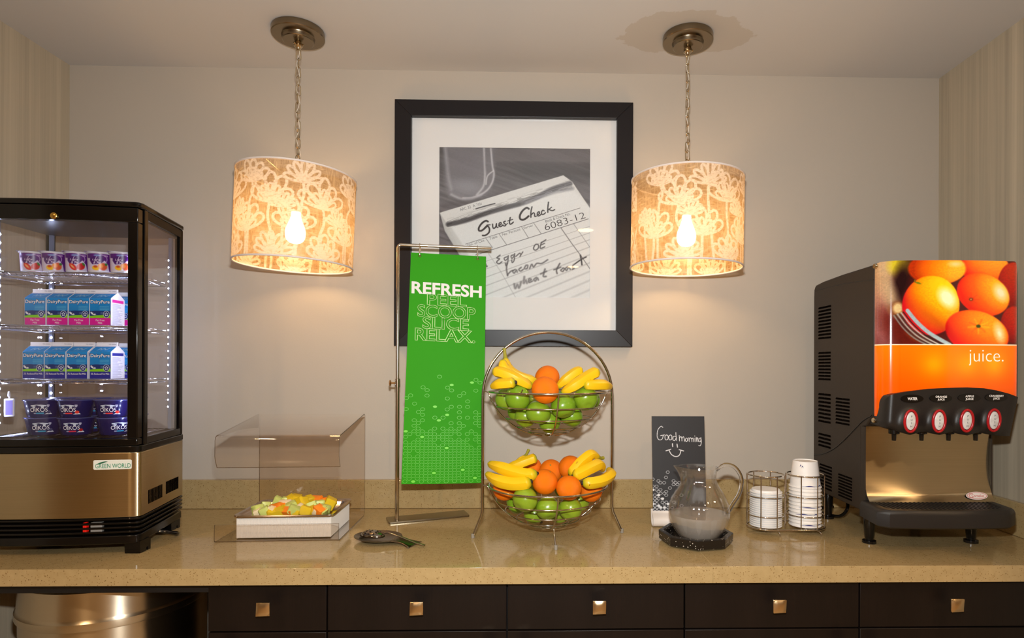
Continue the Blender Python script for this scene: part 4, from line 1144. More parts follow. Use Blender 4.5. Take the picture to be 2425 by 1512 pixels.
LO = [(0.0160, -0.4396, 1.0893, 0.0370), (0.0836, -0.4604, 1.0760, 0.0360), (0.0362, -0.3279, 1.1003, 0.0360), (0.0943, -0.3645, 1.1166, 0.0370), (-0.1022, -0.3831, 1.0573, 0.0340),
      (0.1531, -0.3826, 1.0521, 0.0340), (-0.0240, -0.2976, 1.1046, 0.0330), (-0.0387, -0.4600, 1.0443, 0.0360), (0.0245, -0.4500, 1.0180, 0.0340), (0.0903, -0.4185, 1.0080, 0.0340),
      (-0.0663, -0.3555, 1.0108, 0.0320), (0.1223, -0.3401, 1.0140, 0.0320), (-0.0136, -0.3789, 0.9857, 0.0320), (0.0601, -0.3600, 0.9826, 0.0320), (-0.0336, -0.2629, 1.0335, 0.0340), (0.0809, -0.2573, 1.0353, 0.0340)]
LOL = ['orange at the front middle of the lower basket, between the bananas', 'orange leaning on the front rim of the lower basket, right of middle', 'orange in the back middle of the lower basket',
       'highest orange at the back of the lower basket beside the right bananas', 'orange at the far left of the lower basket, under the bananas', 'orange at the far right of the lower basket, under the bananas',
       'orange half hidden behind the left bananas of the lower basket', 'green apple at the left front of the lower basket', 'green apple at the front middle of the lower basket, below the oranges',
       'green apple at the right front of the lower basket', 'yellowish green apple low on the left side of the lower basket', 'green apple low on the right side of the lower basket',
       'green apple near the bottom of the lower basket, left of the boss', 'green apple near the bottom of the lower basket, right of the boss', 'green apple at the left back of the lower basket', 'green apple at the right back of the lower basket']
for k, (x, y, z, r) in enumerate(LO):
    fruit(OR0 if k < 7 else AP0, (x, y, z), r, LOL[k], 'oranges in the fruit stand' if k < 7 else 'green apples in the fruit stand', 80 + k)

def banana_mat():
    m, nt, b = _nt('banana_skin'); N, L = nt.nodes, nt.links
    a = N.new('ShaderNodeAttribute'); a.attribute_name = 'Col'; tc = N.new('ShaderNodeTexCoord')
    n = N.new('ShaderNodeTexNoise'); n.inputs['Scale'].default_value = 55; n.inputs['Detail'].default_value = 3; L.new(tc.outputs['Object'], n.inputs['Vector'])
    r = N.new('ShaderNodeValToRGB'); r.color_ramp.elements[0].position = 0.71; r.color_ramp.elements[1].position = 0.76
    r.color_ramp.elements[0].color = (1, 1, 1, 1); r.color_ramp.elements[1].color = lin((150, 110, 50)); L.new(n.outputs['Fac'], r.inputs[0])
    mx = N.new('ShaderNodeMix'); mx.data_type = 'RGBA'; mx.blend_type = 'MULTIPLY'; mx.inputs[0].default_value = 1
    L.new(a.outputs['Color'], mx.inputs[6]); L.new(r.outputs[0], mx.inputs[7]); L.new(mx.outputs[2], b.inputs['Base Color'])
    b.inputs['Roughness'].default_value = 0.42
    return m
BAN = banana_mat(); TIP = M('banana_tip', (44, 32, 22), 0.7); BST = M('banana_stem', (150, 142, 40), 0.6)
def banana(pix, label, r=0.0172, stem=True, tip=True, flip=False, org=None):
    """pix: (px, py, y) along the fruit from stem end to blossom end"""
    C_ = [unproj_y(*p) for p in pix]
    P3 = smoothpath(C_, 7); n = len(P3)
    base = C_[0] * 0.5 + C_[-1] * 0.5
    t = thing('banana', label, 'banana', base, group='bananas in the fruit stand')
    mb = MB(); m = 10; cols = []; Fm = frames(P3)
    yl, gr = np.array(lin((232, 186, 12))), np.array(lin((128, 156, 28)))
    for i, (p, tn, a, b) in enumerate(Fm):
        f = i / (n - 1)
        rad = r * min(1.0, 0.42 + 1.5 * f ** 0.8) if f < .4 else r * min(1.0, 0.40 + 2.6 * (1 - f) ** 0.75)
        for k in range(m):
            q = 2 * PI * k / m; fac = 1.0 + 0.055 * math.cos(5 * q + 0.6)
            mb.v.append(tuple(p + (a * math.cos(q) + b * math.sin(q)) * rad * fac))
            w = max(0.0, 1 - f / .12) * .7 + max(0.0, 1 - (1 - f) / .16) * .9
            cols.append(tuple(yl * (1 - min(1, w)) + gr * min(1, w)))
    for i in range(n - 1):
        for k in range(m): mb.f.append((i * m + k, i * m + (k + 1) % m, (i + 1) * m + (k + 1) % m, (i + 1) * m + k))
    mb.f += [tuple(range(m - 1, -1, -1)), tuple((n - 1) * m + k for k in range(m))]; mb.mi = [0] * len(mb.f); mb.col = cols
    mb.build('body', BAN, t, smooth=50)
    if stem:
        p, tn = P3[0], (P3[0] - P3[2]).normalized(); up = Vector((0, 0, 1))
        MB().tube([p - tn * .002, p + tn * .010, p + tn * .018 + up * .003, p + tn * .025 + up * .006], [r * .46, r * .34, r * .30, r * .36], 8).build('stem', BST, t, smooth=50)
    if tip:
        p, tn = P3[-1], (P3[-1] - P3[-3]).normalized()
        MB().tube([p - tn * .001, p + tn * .003, p + tn * .005], [r * .42, r * .34, r * .22], 8).build('tip', TIP, t, smooth=50)
    return t
def Z5(x, y, yy): return (1100 + x / 5.4, 770 + y / 5.4, yy)
def Z6(x, y, yy): return (1100 + x / 5.4, 1040 + y / 5.4, yy)
# upper tier
banana([Z5(525, 430, -.40), Z5(560, 560, -.41), Z5(700, 660, -.42), Z5(930, 730, -.41)], 'curved banana rising to its stem at the left of the upper basket', .0150)
banana([Z5(490, 450, -.43), Z5(510, 560, -.435), Z5(640, 690, -.44), Z5(860, 790, -.44)], 'thick banana in front of the stemmed one, left of the upper basket', .0165, stem=False)
banana([Z5(850, 800, -.45), Z5(660, 690, -.46), Z5(500, 620, -.455), Z5(370, 590, -.44)], 'blunt ended banana lying on the left rim of the upper basket', .0165, stem=False, tip=False)
banana([Z5(350, 790, -.46), Z5(440, 760, -.485), Z5(550, 750, -.495), Z5(650, 735, -.50)], 'short banana with dark tip at the lower left of the upper basket', .0150, stem=False)
banana([Z5(1190, 800, -.41), Z5(1300, 700, -.415), Z5(1420, 610, -.41), Z5(1500, 585, -.40)], 'banana pointing up right behind the others, right of the upper basket', .0150, stem=False, tip=False)
banana([Z5(1250, 870, -.45), Z5(1420, 770, -.455), Z5(1600, 650, -.44), Z5(1720, 590, -.43)], 'long banana slanting up across the right of the upper basket', .0168, stem=False, tip=False)
banana([Z5(1870, 790, -.39), Z5(1780, 770, -.43), Z5(1640, 770, -.45), Z5(1520, 760, -.455)], 'short banana lying on the right rim of the upper basket', .0155, stem=False)
# lower tier
banana([Z6(320, 320, -.39), Z6(450, 365, -.43), Z6(640, 425, -.45), Z6(800, 460, -.455), Z6(930, 450, -.455)], 'upper of the two long bananas at the left of the lower basket', .0180, stem=False)
banana([Z6(290, 450, -.40), Z6(420, 530, -.445), Z6(600, 575, -.465), Z6(750, 570, -.47), Z6(850, 545, -.47)], 'lower of the two long bananas at the left of the lower basket, with brown marks', .0180, stem=False)
banana([Z6(500, 380, -.36), Z6(600, 365, -.38), Z6(740, 310, -.385), Z6(860, 265, -.38), Z6(925, 245, -.38)], 'banana behind the left pair with green tip pointing up', .0150, tip=False)
banana([Z6(770, 230, -.335), Z6(720, 290, -.35), Z6(640, 360, -.36), Z6(540, 400, -.36)], 'banana at the left back of the lower basket with cut stem standing up', .0140)
banana([Z6(1710, 235, -.37), Z6(1620, 205, -.39), Z6(1500, 290, -.405), Z6(1420, 380, -.41), Z6(1350, 470, -.41)], 'topmost banana of the right bunch in the lower basket', .0165)
banana([Z6(1770, 400, -.375), Z6(1725, 330, -.40), Z6(1600, 380, -.43), Z6(1480, 440, -.445), Z6(1390, 480, -.445)], 'middle banana of the right bunch in the lower basket', .0168, stem=False)
banana([Z6(1840, 390, -.36), Z6(1875, 450, -.39), Z6(1780, 525, -.43), Z6(1640, 560, -.45), Z6(1510, 565, -.455)], 'lowest banana of the right bunch in the lower basket', .0168, stem=False)

# ================================================================== CHALKBOARD SIGN
t = thing('chalkboard_sign', 'black tabletop sign with Good morning and smiling face', 'sign', (0.4495, -0.238, ZT))
cv = Canvas(0, 126, 0, 225, 170, 300, (27, 26, 29))
cv.a += np.random.RandomState(1).normal(0, 1.5, cv.X.shape)[..., None]
def cz7(x, y): return ((x - 107) / 521.0 * 126, (y - 110) / 920.0 * 225)
def CS(pts, w=1.5): cv.curve([cz7(*p) for p in pts], w, (222, 220, 222), soft=.5)
CS([(215, 215), (195, 205), (165, 240), (157, 300), (175, 330), (205, 325), (218, 290)]); CS([(190, 292), (232, 285)])
for x0 in (250, 288): CS([(x0, 285), (x0 - 16, 300), (x0 - 10, 330), (x0 + 12, 325), (x0 + 14, 295), (x0, 285)])
CS([(340, 300), (318, 300), (312, 330), (330, 338), (344, 315)]); CS([(342, 262), (345, 300), (348, 338)])
CS([(375, 290), (378, 342)]); CS([(378, 315), (392, 300), (400, 318), (402, 342)]); CS([(402, 318), (416, 302), (424, 320), (426, 345)])
CS([(445, 315), (434, 330), (442, 346), (456, 340), (456, 320), (445, 315)]); CS([(470, 312), (474, 348)]); CS([(474, 325), (486, 312), (494, 320)])
CS([(498, 318), (500, 348)]); CS([(500, 325), (512, 315), (518, 348)]); CS([(530, 315), (532, 350)]); CS([(529, 294), (530, 298)])
CS([(544, 308), (548, 348)]); CS([(547, 325), (556, 312), (562, 348)])
CS([(588, 318), (572, 318), (570, 345), (584, 348), (591, 325)]); CS([(590, 310), (592, 360), (582, 386), (566, 384)])
CS([(307, 368), (309, 395)], 2.2); CS([(352, 372), (356, 400)], 2.2); CS([(242, 434), (265, 428), (290, 420)], 1.9); CS([(372, 424), (395, 430), (416, 436)], 1.9)
CS([(272, 428), (295, 468), (335, 488), (372, 476), (390, 432)], 1.9)
rg = random.Random(6)
for row in range(26):
    for c in range(8):
        y = 128 + row * 4.0; x = c * 9.0 + (4.5 if row % 2 else 0)
        dens = max(0.0, (y - 125) / 95) ** 1.1 * max(0.0, 1.35 - x / 55.0)
        if rg.random() > dens: continue
        a6 = [(x + 4.2 * math.cos(a), y + 3.2 * math.sin(a)) for a in [2 * PI * k / 6 for k in range(7)]]
        if rg.random() < .15: cv.poly(a6[:6], (214, 214, 216))
        else: cv.line(a6, 0.9, (186, 186, 190), soft=.5)
xl_, xr_, zb_, zt2 = 0.364, 0.535, 0.945, 1.258
lean = 0.03
def bd(u, v): return (xl_ + (xr_ - xl_) * u, -0.2445 + 0.0 * u + lean * (1 - v), zt2 - (zt2 - zb_) * v)
CHK = M('chalkboard_print', attr=True, rough=0.55)
b_ = MB(); 
c8 = [bd(0, 0), bd(1, 0), bd(1, 1), bd(0, 1)]
b_.add([(p[0], p[1] + .0004, p[2]) for p in c8] + [(p[0], p[1] + .0036, p[2]) for p in c8], [(0, 1, 2, 3), (7, 6, 5, 4), (0, 4, 5, 1), (1, 5, 6, 2), (2, 6, 7, 3), (3, 7, 4, 0)])
bo = b_.build('board', M('sign_black', (24, 23, 26), 0.5), t, smooth=None)
cv.mesh('chalk_print', CHK, bo, bd)
# rolled white holder
pr = [(-0.2445 + .0045, 0.046), (-0.2445 + .0055, 0.012)] + [(-0.262 - 0.019 * math.cos(R(a)) + 0.0, 0.0205 + 0.019 * math.sin(R(a))) for a in (180, 215, 250, 270)]
pr = [(-0.236, 0.050), (-0.238, 0.030), (-0.243, 0.012), (-0.256, 0.0025), (-0.272, 0.0035), (-0.281, 0.013), (-0.279, 0.026), (-0.268, 0.034), (-0.2535, 0.040), (-0.2495, 0.046)]
PP = smoothpath([(0, p[0], p[1]) for p in pr], 4); mb = MB(); n = len(PP)
for x in (xl_ - .006, xr_ + .006): mb.v += [(x, p.y, ZT + p.z) for p in PP]
mb.f = [(i, i + 1, n + i + 1, n + i) for i in range(n - 1)]; mb.mi = [0] * len(mb.f)
o = mb.build('rolled_foot', M('sign_white', (232, 222, 214), 0.4), t, smooth=60)
sd = o.modifiers.new('solid', 'SOLIDIFY'); sd.thickness = 0.0016; sd.offset = 0

# ================================================================== TRIVET AND PITCHER
def granite():
    m, nt, b = _nt('black_speckled_resin'); N, L = nt.nodes, nt.links
    tc = N.new('ShaderNodeTexCoord'); v = N.new('ShaderNodeTexVoronoi'); v.inputs['Scale'].default_value = 210; L.new(tc.outputs['Object'], v.inputs['Vector'])
    lt = N.new('ShaderNodeMath'); lt.operation = 'LESS_THAN'; lt.inputs[1].default_value = 0.32; L.new(v.outputs['Distance'], lt.inputs[0])
    s = N.new('ShaderNodeSeparateColor'); L.new(v.outputs['Color'], s.inputs[0]); k = N.new('ShaderNodeMath'); k.operation = 'LESS_THAN'; k.inputs[1].default_value = 0.22; L.new(s.outputs[1], k.inputs[0])
    p = N.new('ShaderNodeMath'); p.operation = 'MULTIPLY'; L.new(lt.outputs[0], p.inputs[0]); L.new(k.outputs[0], p.inputs[1])
    mx = N.new('ShaderNodeMix'); mx.data_type = 'RGBA'; mx.inputs[6].default_value = lin((24, 20, 18)); mx.inputs[7].default_value = lin((190, 182, 168)); L.new(p.outputs[0], mx.inputs[0])
    L.new(mx.outputs[2], b.inputs['Base Color']); b.inputs['Roughness'].default_value = 0.22
    return m
tx, ty = 0.452, -0.428
t = thing('octagon_trivet', 'octagonal black speckled drip trivet under the glass pitcher', 'trivet', (tx, ty, ZT), R(12))
oc = lambda r: [(r * math.cos(R(22.5 + 45 * k)), r * math.sin(R(22.5 + 45 * k))) for k in range(8)]
mb = MB(); rows = [(0.094, 0.0005), (0.104, 0.006), (0.105, 0.029), (0.103, 0.031), (0.092, 0.031), (0.088, 0.028), (0.084, 0.010)]
for r_, z in rows: mb.v += [(p[0], p[1], z) for p in oc(r_)]
for i in range(len(rows) - 1):
    for k in range(8): mb.f.append((i * 8 + k, i * 8 + (k + 1) % 8, (i + 1) * 8 + (k + 1) % 8, (i + 1) * 8 + k))
mb.f += [tuple(range(7, -1, -1)), tuple((len(rows) - 1) * 8 + k for k in range(8))]; mb.mi = [0] * len(mb.f)
mb.build('tray', granite(), t, smooth=25, world=False)

GL = sheer('pitcher_glass', (254, 254, 254), 0.02, 0.07, body=0.012, body_col=(240, 235, 228), fmax=0.95)
GLH = M('handle_glass', (252, 252, 252), 0.0, trans=1.0)
gx0, gy0, gz0 = 0.461, -0.430, ZT + 0.0105
t = thing('glass_pitcher', 'round bellied glass water pitcher with looped handle, half full', 'pitcher', (gx0, gy0, gz0))
gp = [(0.0, 0.0), (0.040, 0.0), (0.055, 0.006), (0.072, 0.028), (0.083, 0.055), (0.0865, 0.080), (0.083, 0.103), (0.072, 0.127), (0.058, 0.148), (0.0495, 0.166), (0.0475, 0.180), (0.050, 0.196), (0.055, 0.206)]
PPg = smoothpath([(p[0], 0, p[1]) for p in gp], 4); prof = [(max(p.x, 0), p.z) for p in PPg]
inner = [(max(0.0, r - 0.0026), z + (0.003 if z < .01 else 0)) for r, z in reversed(prof)]
def lobes(r, z, th): return r * (1 + 0.020 * math.cos(12 * th) * min(1, max(0, (z - .01) / .05)) * (1 if z < .185 else 0.2))
mb = MB().lathe(prof + inner, 72, mod=lobes)
for i, v in enumerate(mb.v):      # pouring lip, towards -x
    x, y, z = v
    if z > 0.150:
        f = min(1.0, (z - 0.150) / 0.05) ** 1.5; a = math.atan2(y, -x)
        k = f * math.exp(-(a / 0.42) ** 2); mb.v[i] = (x - 0.020 * k, y * (1 - 0.25 * k), z + 0.004 * k)
mb.build('vessel', GL, t, world=False, smooth=80)
hp = smoothpath([(0.050, 0, 0.196), (0.075, 0, 0.212), (0.104, 0, 0.204), (0.123, 0, 0.172), (0.118, 0, 0.132), (0.098, 0, 0.098), (0.083, 0, 0.072)], 5)
MB().tube(hp, [0.0075 if i > 2 else 0.006 for i in range(len(hp))], 12, flat=.75).build('handle', GLH, t, world=False, smooth=80)
wl = 0.072
wp = [(max(0.0, r - 0.003), z + (0.003 if z < .01 else 0)) for r, z in prof if z < wl] + [(0.0825, wl), (0.0, wl)]
MB().lathe([(0.0, 0.0032)] + wp[1:], 48).build('water', sheer('cloudy_water', (240, 238, 234), 0.05, 0.03, body=0.55, body_col=(222, 217, 210)), t, world=False, smooth=60)

# ================================================================== CUP CADDY, LIDS, CUPS
cy0 = -0.318; XA, XB = 0.698, 0.820
t = thing('cup_caddy', 'twin chrome wire caddy holding lids and paper cups', 'cup holder', ((XA + XB) / 2, cy0, ZT))
WR = M('caddy_wire', (212, 204, 194), 0.10, metal=1.0)
ringp = lambda x, r, z, n=40: [(x + r * math.cos(2 * PI * k / n), cy0 + r * math.sin(2 * PI * k / n), z) for k in range(n)]
for x in (XA, XB):
    h = MB().tube(ringp(x, 0.0535, 1.089), 0.0023, 8, closed=True).build('top_ring', WR, t, smooth=60)
    for z in (1.025, 0.967): MB().tube(ringp(x, 0.0535, z), 0.0018, 7, closed=True).build('ring_wire', WR, h, smooth=60)
    for a in (-75, -20, 55, 110, 160, 235):
        q = (x + 0.0552 * math.cos(R(a)), cy0 + 0.0552 * math.sin(R(a)))
        MB().tube([(q[0], q[1], 1.090), (q[0], q[1], 0.931)], 0.0019, 7).build('upright_wire', WR, h, smooth=60)
ov = [(XA + 0.056 * math.cos(R(a)), cy0 + 0.056 * math.sin(R(a)), 0.9305) for a in range(90, 271, 12)] + [(XB + 0.056 * math.cos(R(a)), cy0 + 0.056 * math.sin(R(a)), 0.9305) for a in range(-90, 91, 12)]
MB().tube(ov, 0.0026, 8, closed=True).build('base_ring', WR, t, smooth=60)
for x in (XA - 0.018, XA + 0.018, XB - 0.018, XB + 0.018):
    MB().tube([(x, cy0 - 0.053, 0.931), (x, cy0 + 0.053, 0.931)], 0.0018, 7).build('cross_wire', WR, t, smooth=60)
for x in (XA + 0.014, XB + 0.016):
    for s in (-1, 1):
        MB().tube(smoothpath([(x, cy0 + s * 0.02, 0.9285), (x, cy0 + s * 0.050, 0.927), (x + .004, cy0 + s * 0.062, 0.924), (x + .005, cy0 + s * 0.064, ZT + 0.0018)], 4), 0.0019, 7).build('foot_wire', WR, t, smooth=60)
LID = M('white_lid', (232, 230, 228), 0.45)
lid_prof = [(0.0, 0.0102), (0.0405, 0.0102), (0.0420, 0.0088), (0.0430, 0.0040), (0.0465, 0.0035), (0.0480, 0.0022), (0.0480, 0.0004), (0.0468, 0.0), (0.0455, 0.0022), (0.0422, 0.0028), (0.0410, 0.0080), (0.0402, 0.0090), (0, 0.0090)]
NTH = ['first', 'second', 'third', 'fourth', 'fifth', 'sixth', 'seventh', 'eighth', 'ninth', 'tenth', 'eleventh', 'twelfth', 'thirteenth', 'fourteenth', 'fifteenth', 'sixteenth', 'seventeenth']
nl = 17; pit = 0.0063; lo = None
for k in range(nl):
    z = 0.9335 + k * pit
    lab = 'top white plastic lid of the stack in the left caddy ring' if k == nl - 1 else ('bottom white plastic lid of the stack in the left caddy ring' if k == 0 else '%s white plastic lid from the bottom of the stack in the left caddy ring' % NTH[k])
    if lo is None:
        lo = o = MB().lathe(lid_prof, 40).build('coffee_cup_cover', LID, smooth=40)
    else:
        o = lo.copy(); COL.objects.link(o)
    o.location = (XA, cy0, z); put(o, lab, 'lid', 'white lids in the caddy')
PAPER_W = M('paper_cup_white', (236, 232, 228), 0.55)
# cups stand upside down: base on top
cp = [(0.0345, 0.0790), (0.0355, 0.0800), (0.0360, 0.0790), (0.0448, 0.0040), (0.0470, 0.0036), (0.0478, 0.0018), (0.0470, 0.0), (0.0452, 0.0004), (0.0446, 0.0020), (0.0350, 0.0765), (0.0, 0.0765)]
cp = [(0.0, 0.0775), (0.0338, 0.0775), (0.0345, 0.0800)] + cp[1:]
ink = M('cup_print_blue', (40, 40, 110), 0.5)
nc = 12; cpit = 0.0107; co = None
rg = random.Random(12)
for k in range(nc):
    z = 0.9335 + k * cpit
    if k == nc - 1: lab = 'topmost upside down white paper cup, standing out above the right caddy ring'
    elif k == 0: lab = 'bottom white paper cup of the stack in the right caddy ring'
    else: lab = '%s paper cup from the bottom of the stack in the right caddy ring' % NTH[k]
    if co is None:
        co = o = thing('paper_cup', lab, 'paper cup', group='nested paper cups in the caddy')
        MB().lathe(cp, 44).build('cup_body', PAPER_W, o, world=False, smooth=40)
        w3 = MB()
        def wrap(a0, z0, pts):
            base = len(w3.v)
            for (da, dz) in pts:
                zz_ = z0 + dz; rr_ = 0.0360 + (0.0448 - 0.0360) * (0.079 - zz_) / 0.075 + 0.0004
                a = R(a0) + da; w3.v.append((rr_ * math.cos(a), rr_ * math.sin(a), zz_))
            n_ = len(pts) // 2
            for i in range(n_ - 1): w3.f.append((base + i, base + i + 1, base + 2 * n_ - 2 - i, base + 2 * n_ - 1 - i)); w3.mi.append(0)
        ln = lambda a, w, h: [(a * i / 8, h * math.sin(i / 8 * PI)) for i in range(9)] + [(a * i / 8, h * math.sin(i / 8 * PI) + w * (0.3 + math.sin(i / 8 * PI))) for i in range(8, -1, -1)]
        wrap(-130, 0.0055, ln(1.25, 0.0016, 0.0008)); wrap(-112, 0.008, ln(.5, .0012, .0003)); wrap(-60, 0.0060, ln(0.35, 0.0022, 0.0012))
        wrap(-40, 0.020, [(0.0, 0), (.12, .0), (.2, .0)] + [(.2, .022), (.16, .014), (0.0, .003)])
        wrap(-137, 0.064, ln(.12, .004, .003)); wrap(-129, 0.061, ln(.14, .003, .004))
        put(w3.build('blue_print', ink, o, world=False, smooth=None), kind='stuff')
    else:
        o = dup(co, label=lab)
        if k not in (3, 5, nc - 1):
            for ch in list(o.children):
                if ch.name.startswith('blue_print'): bpy.data.objects.remove(ch, do_unlink=True)
    o.location = (XB, cy0, z); o.rotation_euler = (0, 0, rg.uniform(-.5, .5) if k < nc - 1 else 0.0)

# ================================================================== JUICE DISPENSER
def unproj_x(px, py, x):
    u = (px - PPX) * math.cos(ROLL) + (py - PPY) * math.sin(ROLL); v = -(px - PPX) * math.sin(ROLL) + (py - PPY) * math.cos(ROLL)
    r = _fw + _rt * (u / FPX) - _up * (v / FPX)
    return CAM + r * ((x - CAM.x) / r.x)
DX0, DX1 = 0.930, 1.302
HOUS = M('dispenser_housing', (41, 32, 24), 0.55, bump=(300, .10))
BLK = M('dispenser_black', (27, 24, 23), 0.45, bump=(500, .12))
GLB = M('gloss_black', (10, 9, 9), 0.18)
t = thing('juice_dispenser', 'four button juice dispenser with orange photo front beside the right wall', 'juice dispenser', ((DX0 + DX1) / 2, -0.33, ZT))
side = [(-0.135, 1.085)] + [(-0.133, 1.655)] + [(-0.158 + 0.025 * math.cos(R(a)), 1.672 + 0.025 * math.sin(R(a))) for a in (20, 45, 70)] + [(-0.20, 1.7005), (-0.32, 1.7045), (-0.495, 1.7055), (-0.4995, 1.700), (-0.4995, 1.292), (-0.492, 1.280), (-0.462, 1.252), (-0.436, 1.245), (-0.436, 1.005), (-0.20, 1.008), (-0.165, 1.03)]
Xs = Matrix(((0, 0, 1, 0), (1, 0, 0, 0), (0, 1, 0, 0), (0, 0, 0, 1)))
MB().prism(side, DX0, DX1, X=Xs).build('housing', HOUS, t, smooth=30, bevel=0.004)
# side cheeks that flank the steel splash
for x in (DX0, DX1 - 0.004):
    MB().prism([(-0.4365, 1.249), (-0.4365, 1.005), (-0.457, 1.003), (-0.455, 1.10), (-0.455, 1.249)], x, x + 0.004, X=Xs).build('side_flange', HOUS, t, smooth=None)
# moulded seams
sm = MB()
sm.tube([unproj_x(px, py, DX0 - 0.0002) for px, py in ((1929, 691), (1960, 681), (2000, 672), (2040, 666), (2069, 663))], 0.0010, 5)
sm.tube(smoothpath([unproj_x(px, py, DX0 - 0.0004) for px, py in ((1928, 1078), (1950, 1075), (1975, 1063), (2000, 1042), (2025, 1016), (2045, 996), (2064, 985))], 4), 0.0016, 6)
sm.build('side_seam', GLB, t, smooth=60)
SLOT_SHADE = M('slot_shade', (13, 10, 8), 0.9, spec=0.0)  # near-black colour stands in for the shade inside open vent slots
for xl2, xr2, yt2, yb2, rows in ((1939, 1968, 727, 806, 10), (1939, 1967, 833, 902, 9), (1939, 1967, 929, 1001, 8), (1980, 2012, 940, 1005, 8), (1939, 1967, 1023, 1058, 4), (1942, 1970, 1096, 1155, 8), (1986, 2018, 1120, 1176, 8)):
    a = unproj_x(xl2, yt2, DX0); b = unproj_x(xl2, yb2, DX0); c = unproj_x(xr2, yt2, DX0)
    y0, y1, z1, z0 = a.y, c.y, a.z, b.z
    mb = MB(); ym = (y0 + y1) / 2; dz = (z1 - z0) / rows
    for r_ in range(rows):
        z = z1 - (r_ + .5) * dz
        for ya, yb_ in ((y0, ym - .0015 * (1 if y0 < y1 else -1) * -1), (ym + .0015 * (1 if y0 < y1 else -1) * -1 * -1, y1)):
            lo_, hi_ = min(ya, yb_), max(ya, yb_)
            if hi_ == max(y0, y1): lo_ += .0012
            else: hi_ -= .0012
            X = Matrix.Translation((DX0, 0, z)) @ Matrix.Rotation(R(22), 4, 'Y')
            mb.box(-0.0012, 0.003, lo_, hi_, -dz * .26, dz * .26, X=X)
    put(mb.build('side_vent', SLOT_SHADE, t, smooth=None), kind='stuff')

# painted front panel: close-up units x 225..1745, y 80..1900
j = Canvas(225, 1745, 80, 1980, 340, 425, (40, 14, 12))
X_, Y_ = j.X, j.Y
def ball(cx, cy, rx, ry, lx, ly, lo3, mid, hi, rot=0, soft=14, bias=0.0):
    c, q = math.cos(R(rot)), math.sin(R(rot)); dx, dy = X_ - cx, Y_ - cy
    u = (dx * c + dy * q) / rx; v = (-dx * q + dy * c) / ry; d = np.sqrt(u * u + v * v)
    nz = np.sqrt(np.clip(1 - d * d, 0, 1)); s = (dx / rx) * lx + (dy / ry) * ly + nz * 0.55 + bias
    s = np.clip(s * 0.74 + 0.22, 0, 1)[..., None]
    lo3, mid, hi = (np.array(k, float) for k in (lo3, mid, hi))
    colr = np.where(s < .5, lo3 + (mid - lo3) * s * 2, mid + (hi - mid) * (s - .5) * 2)
    m = j.soft((d - 1) * min(rx, ry), soft)[..., None]
    j.a += (colr - j.a) * m
j.a[:] = (70, 22, 20)
j.el(280, 250, 190, 420, (172, 138, 100), soft=220, a=.95); j.el(360, 130, 120, 90, (186, 160, 118), soft=110, a=.8); j.el(480, 130, 110, 110, (190, 176, 30), soft=90, a=.9); j.el(300, 780, 150, 300, (150, 90, 90), soft=200, a=.7)
j.el(500, 330, 90, 240, (34, 14, 16), rot=14, soft=90); j.el(560, 840, 330, 160, (88, 20, 14), rot=38, soft=120, a=.9); j.el(640, 900, 60, 20, (140, 60, 24), rot=30, soft=50, a=.7)
j.el(380, 430, 70, 190, (176, 150, 112), rot=-18, soft=90, a=.85); j.el(470, 600, 90, 80, (120, 66, 30), soft=50); j.el(472, 590, 52, 56, (204, 178, 122), soft=34)
Rr, Or, Ye = (206, 22, 6), (252, 110, 8), (255, 210, 26)
ball(1400, 150, 260, 170, .5, -.5, Rr, (248, 118, 14), (246, 176, 40)); ball(890, 170, 310, 170, .7, .0, (170, 46, 10), (246, 120, 14), (250, 208, 40), bias=-.05)
ball(1720, 330, 180, 240, .3, -.6, (120, 10, 6), (170, 24, 8), (190, 60, 14)); ball(1720, 760, 150, 200, .3, -.6, (110, 6, 8), (166, 18, 8), (190, 50, 14))
ball(825, 560, 306, 318, .55, -.55, (196, 20, 30), (250, 132, 10), (255, 222, 24), rot=20)
ball(1385, 440, 290, 218, .75, -.35, (226, 28, 4), (250, 96, 6), (255, 214, 30), rot=22)
ball(1320, 850, 345, 232, .55, -.5, (204, 10, 14), (250, 84, 6), (255, 190, 26), rot=16)
for cx, cy, rx, ry, ro in ((1000, 480, 78, 112, -38), (1570, 420, 56, 84, -30), (1560, 850, 40, 80, -16)): j.el(cx, cy, rx, ry, (255, 246, 206), rot=ro, soft=70, a=.9)
j.el(1090, 120, 60, 24, (255, 240, 200), soft=40, a=.6); j.el(690, 322, 34, 12, (110, 120, 20), rot=16, soft=12); j.el(655, 300, 10, 16, (120, 90, 20), soft=10)
j.el(1255, 495, 26, 20, (120, 40, 10), soft=14); j.el(1255, 495, 12, 10, (190, 120, 60), soft=8)
for a in range(0, 360, 45): j.line([(1255 + 30 * math.cos(R(a)), 495 + 22 * math.sin(R(a))), (1255 + 85 * math.cos(R(a)), 495 + 62 * math.sin(R(a)))], 7, (196, 40, 6), 14, .5)
j.el(1335, 780, 26, 20, (60, 70, 14), soft=14)
for a in range(10, 360, 40): j.line([(1335 + 34 * math.cos(R(a)), 780 + 24 * math.sin(R(a))), (1335 + 110 * math.cos(R(a)), 780 + 76 * math.sin(R(a)))], 10, (255, 196, 40) if a % 80 == 10 else (206, 70, 10), 22, .5)
for k, (w, c, off) in enumerate(((40, (150, 170, 176), 0), (12, (40, 34, 34), 46), (14, (168, 168, 160), 70), (10, (60, 54, 50), 92), (16, (150, 148, 140), 112), (10, (50, 44, 42), 134), (14, (120, 116, 110), 152))):
    j.curve([(575 - off * .95, 615 + off * .35), (680 - off * .95, 740 + off * .45), (820 - off, 860 + off * .4), (1030 - off * 1.15, 980 + off * .2)], w, c, soft=10)
j.el(870, 720, 260, 60, (70, 6, 26), rot=40, soft=120, a=.25)
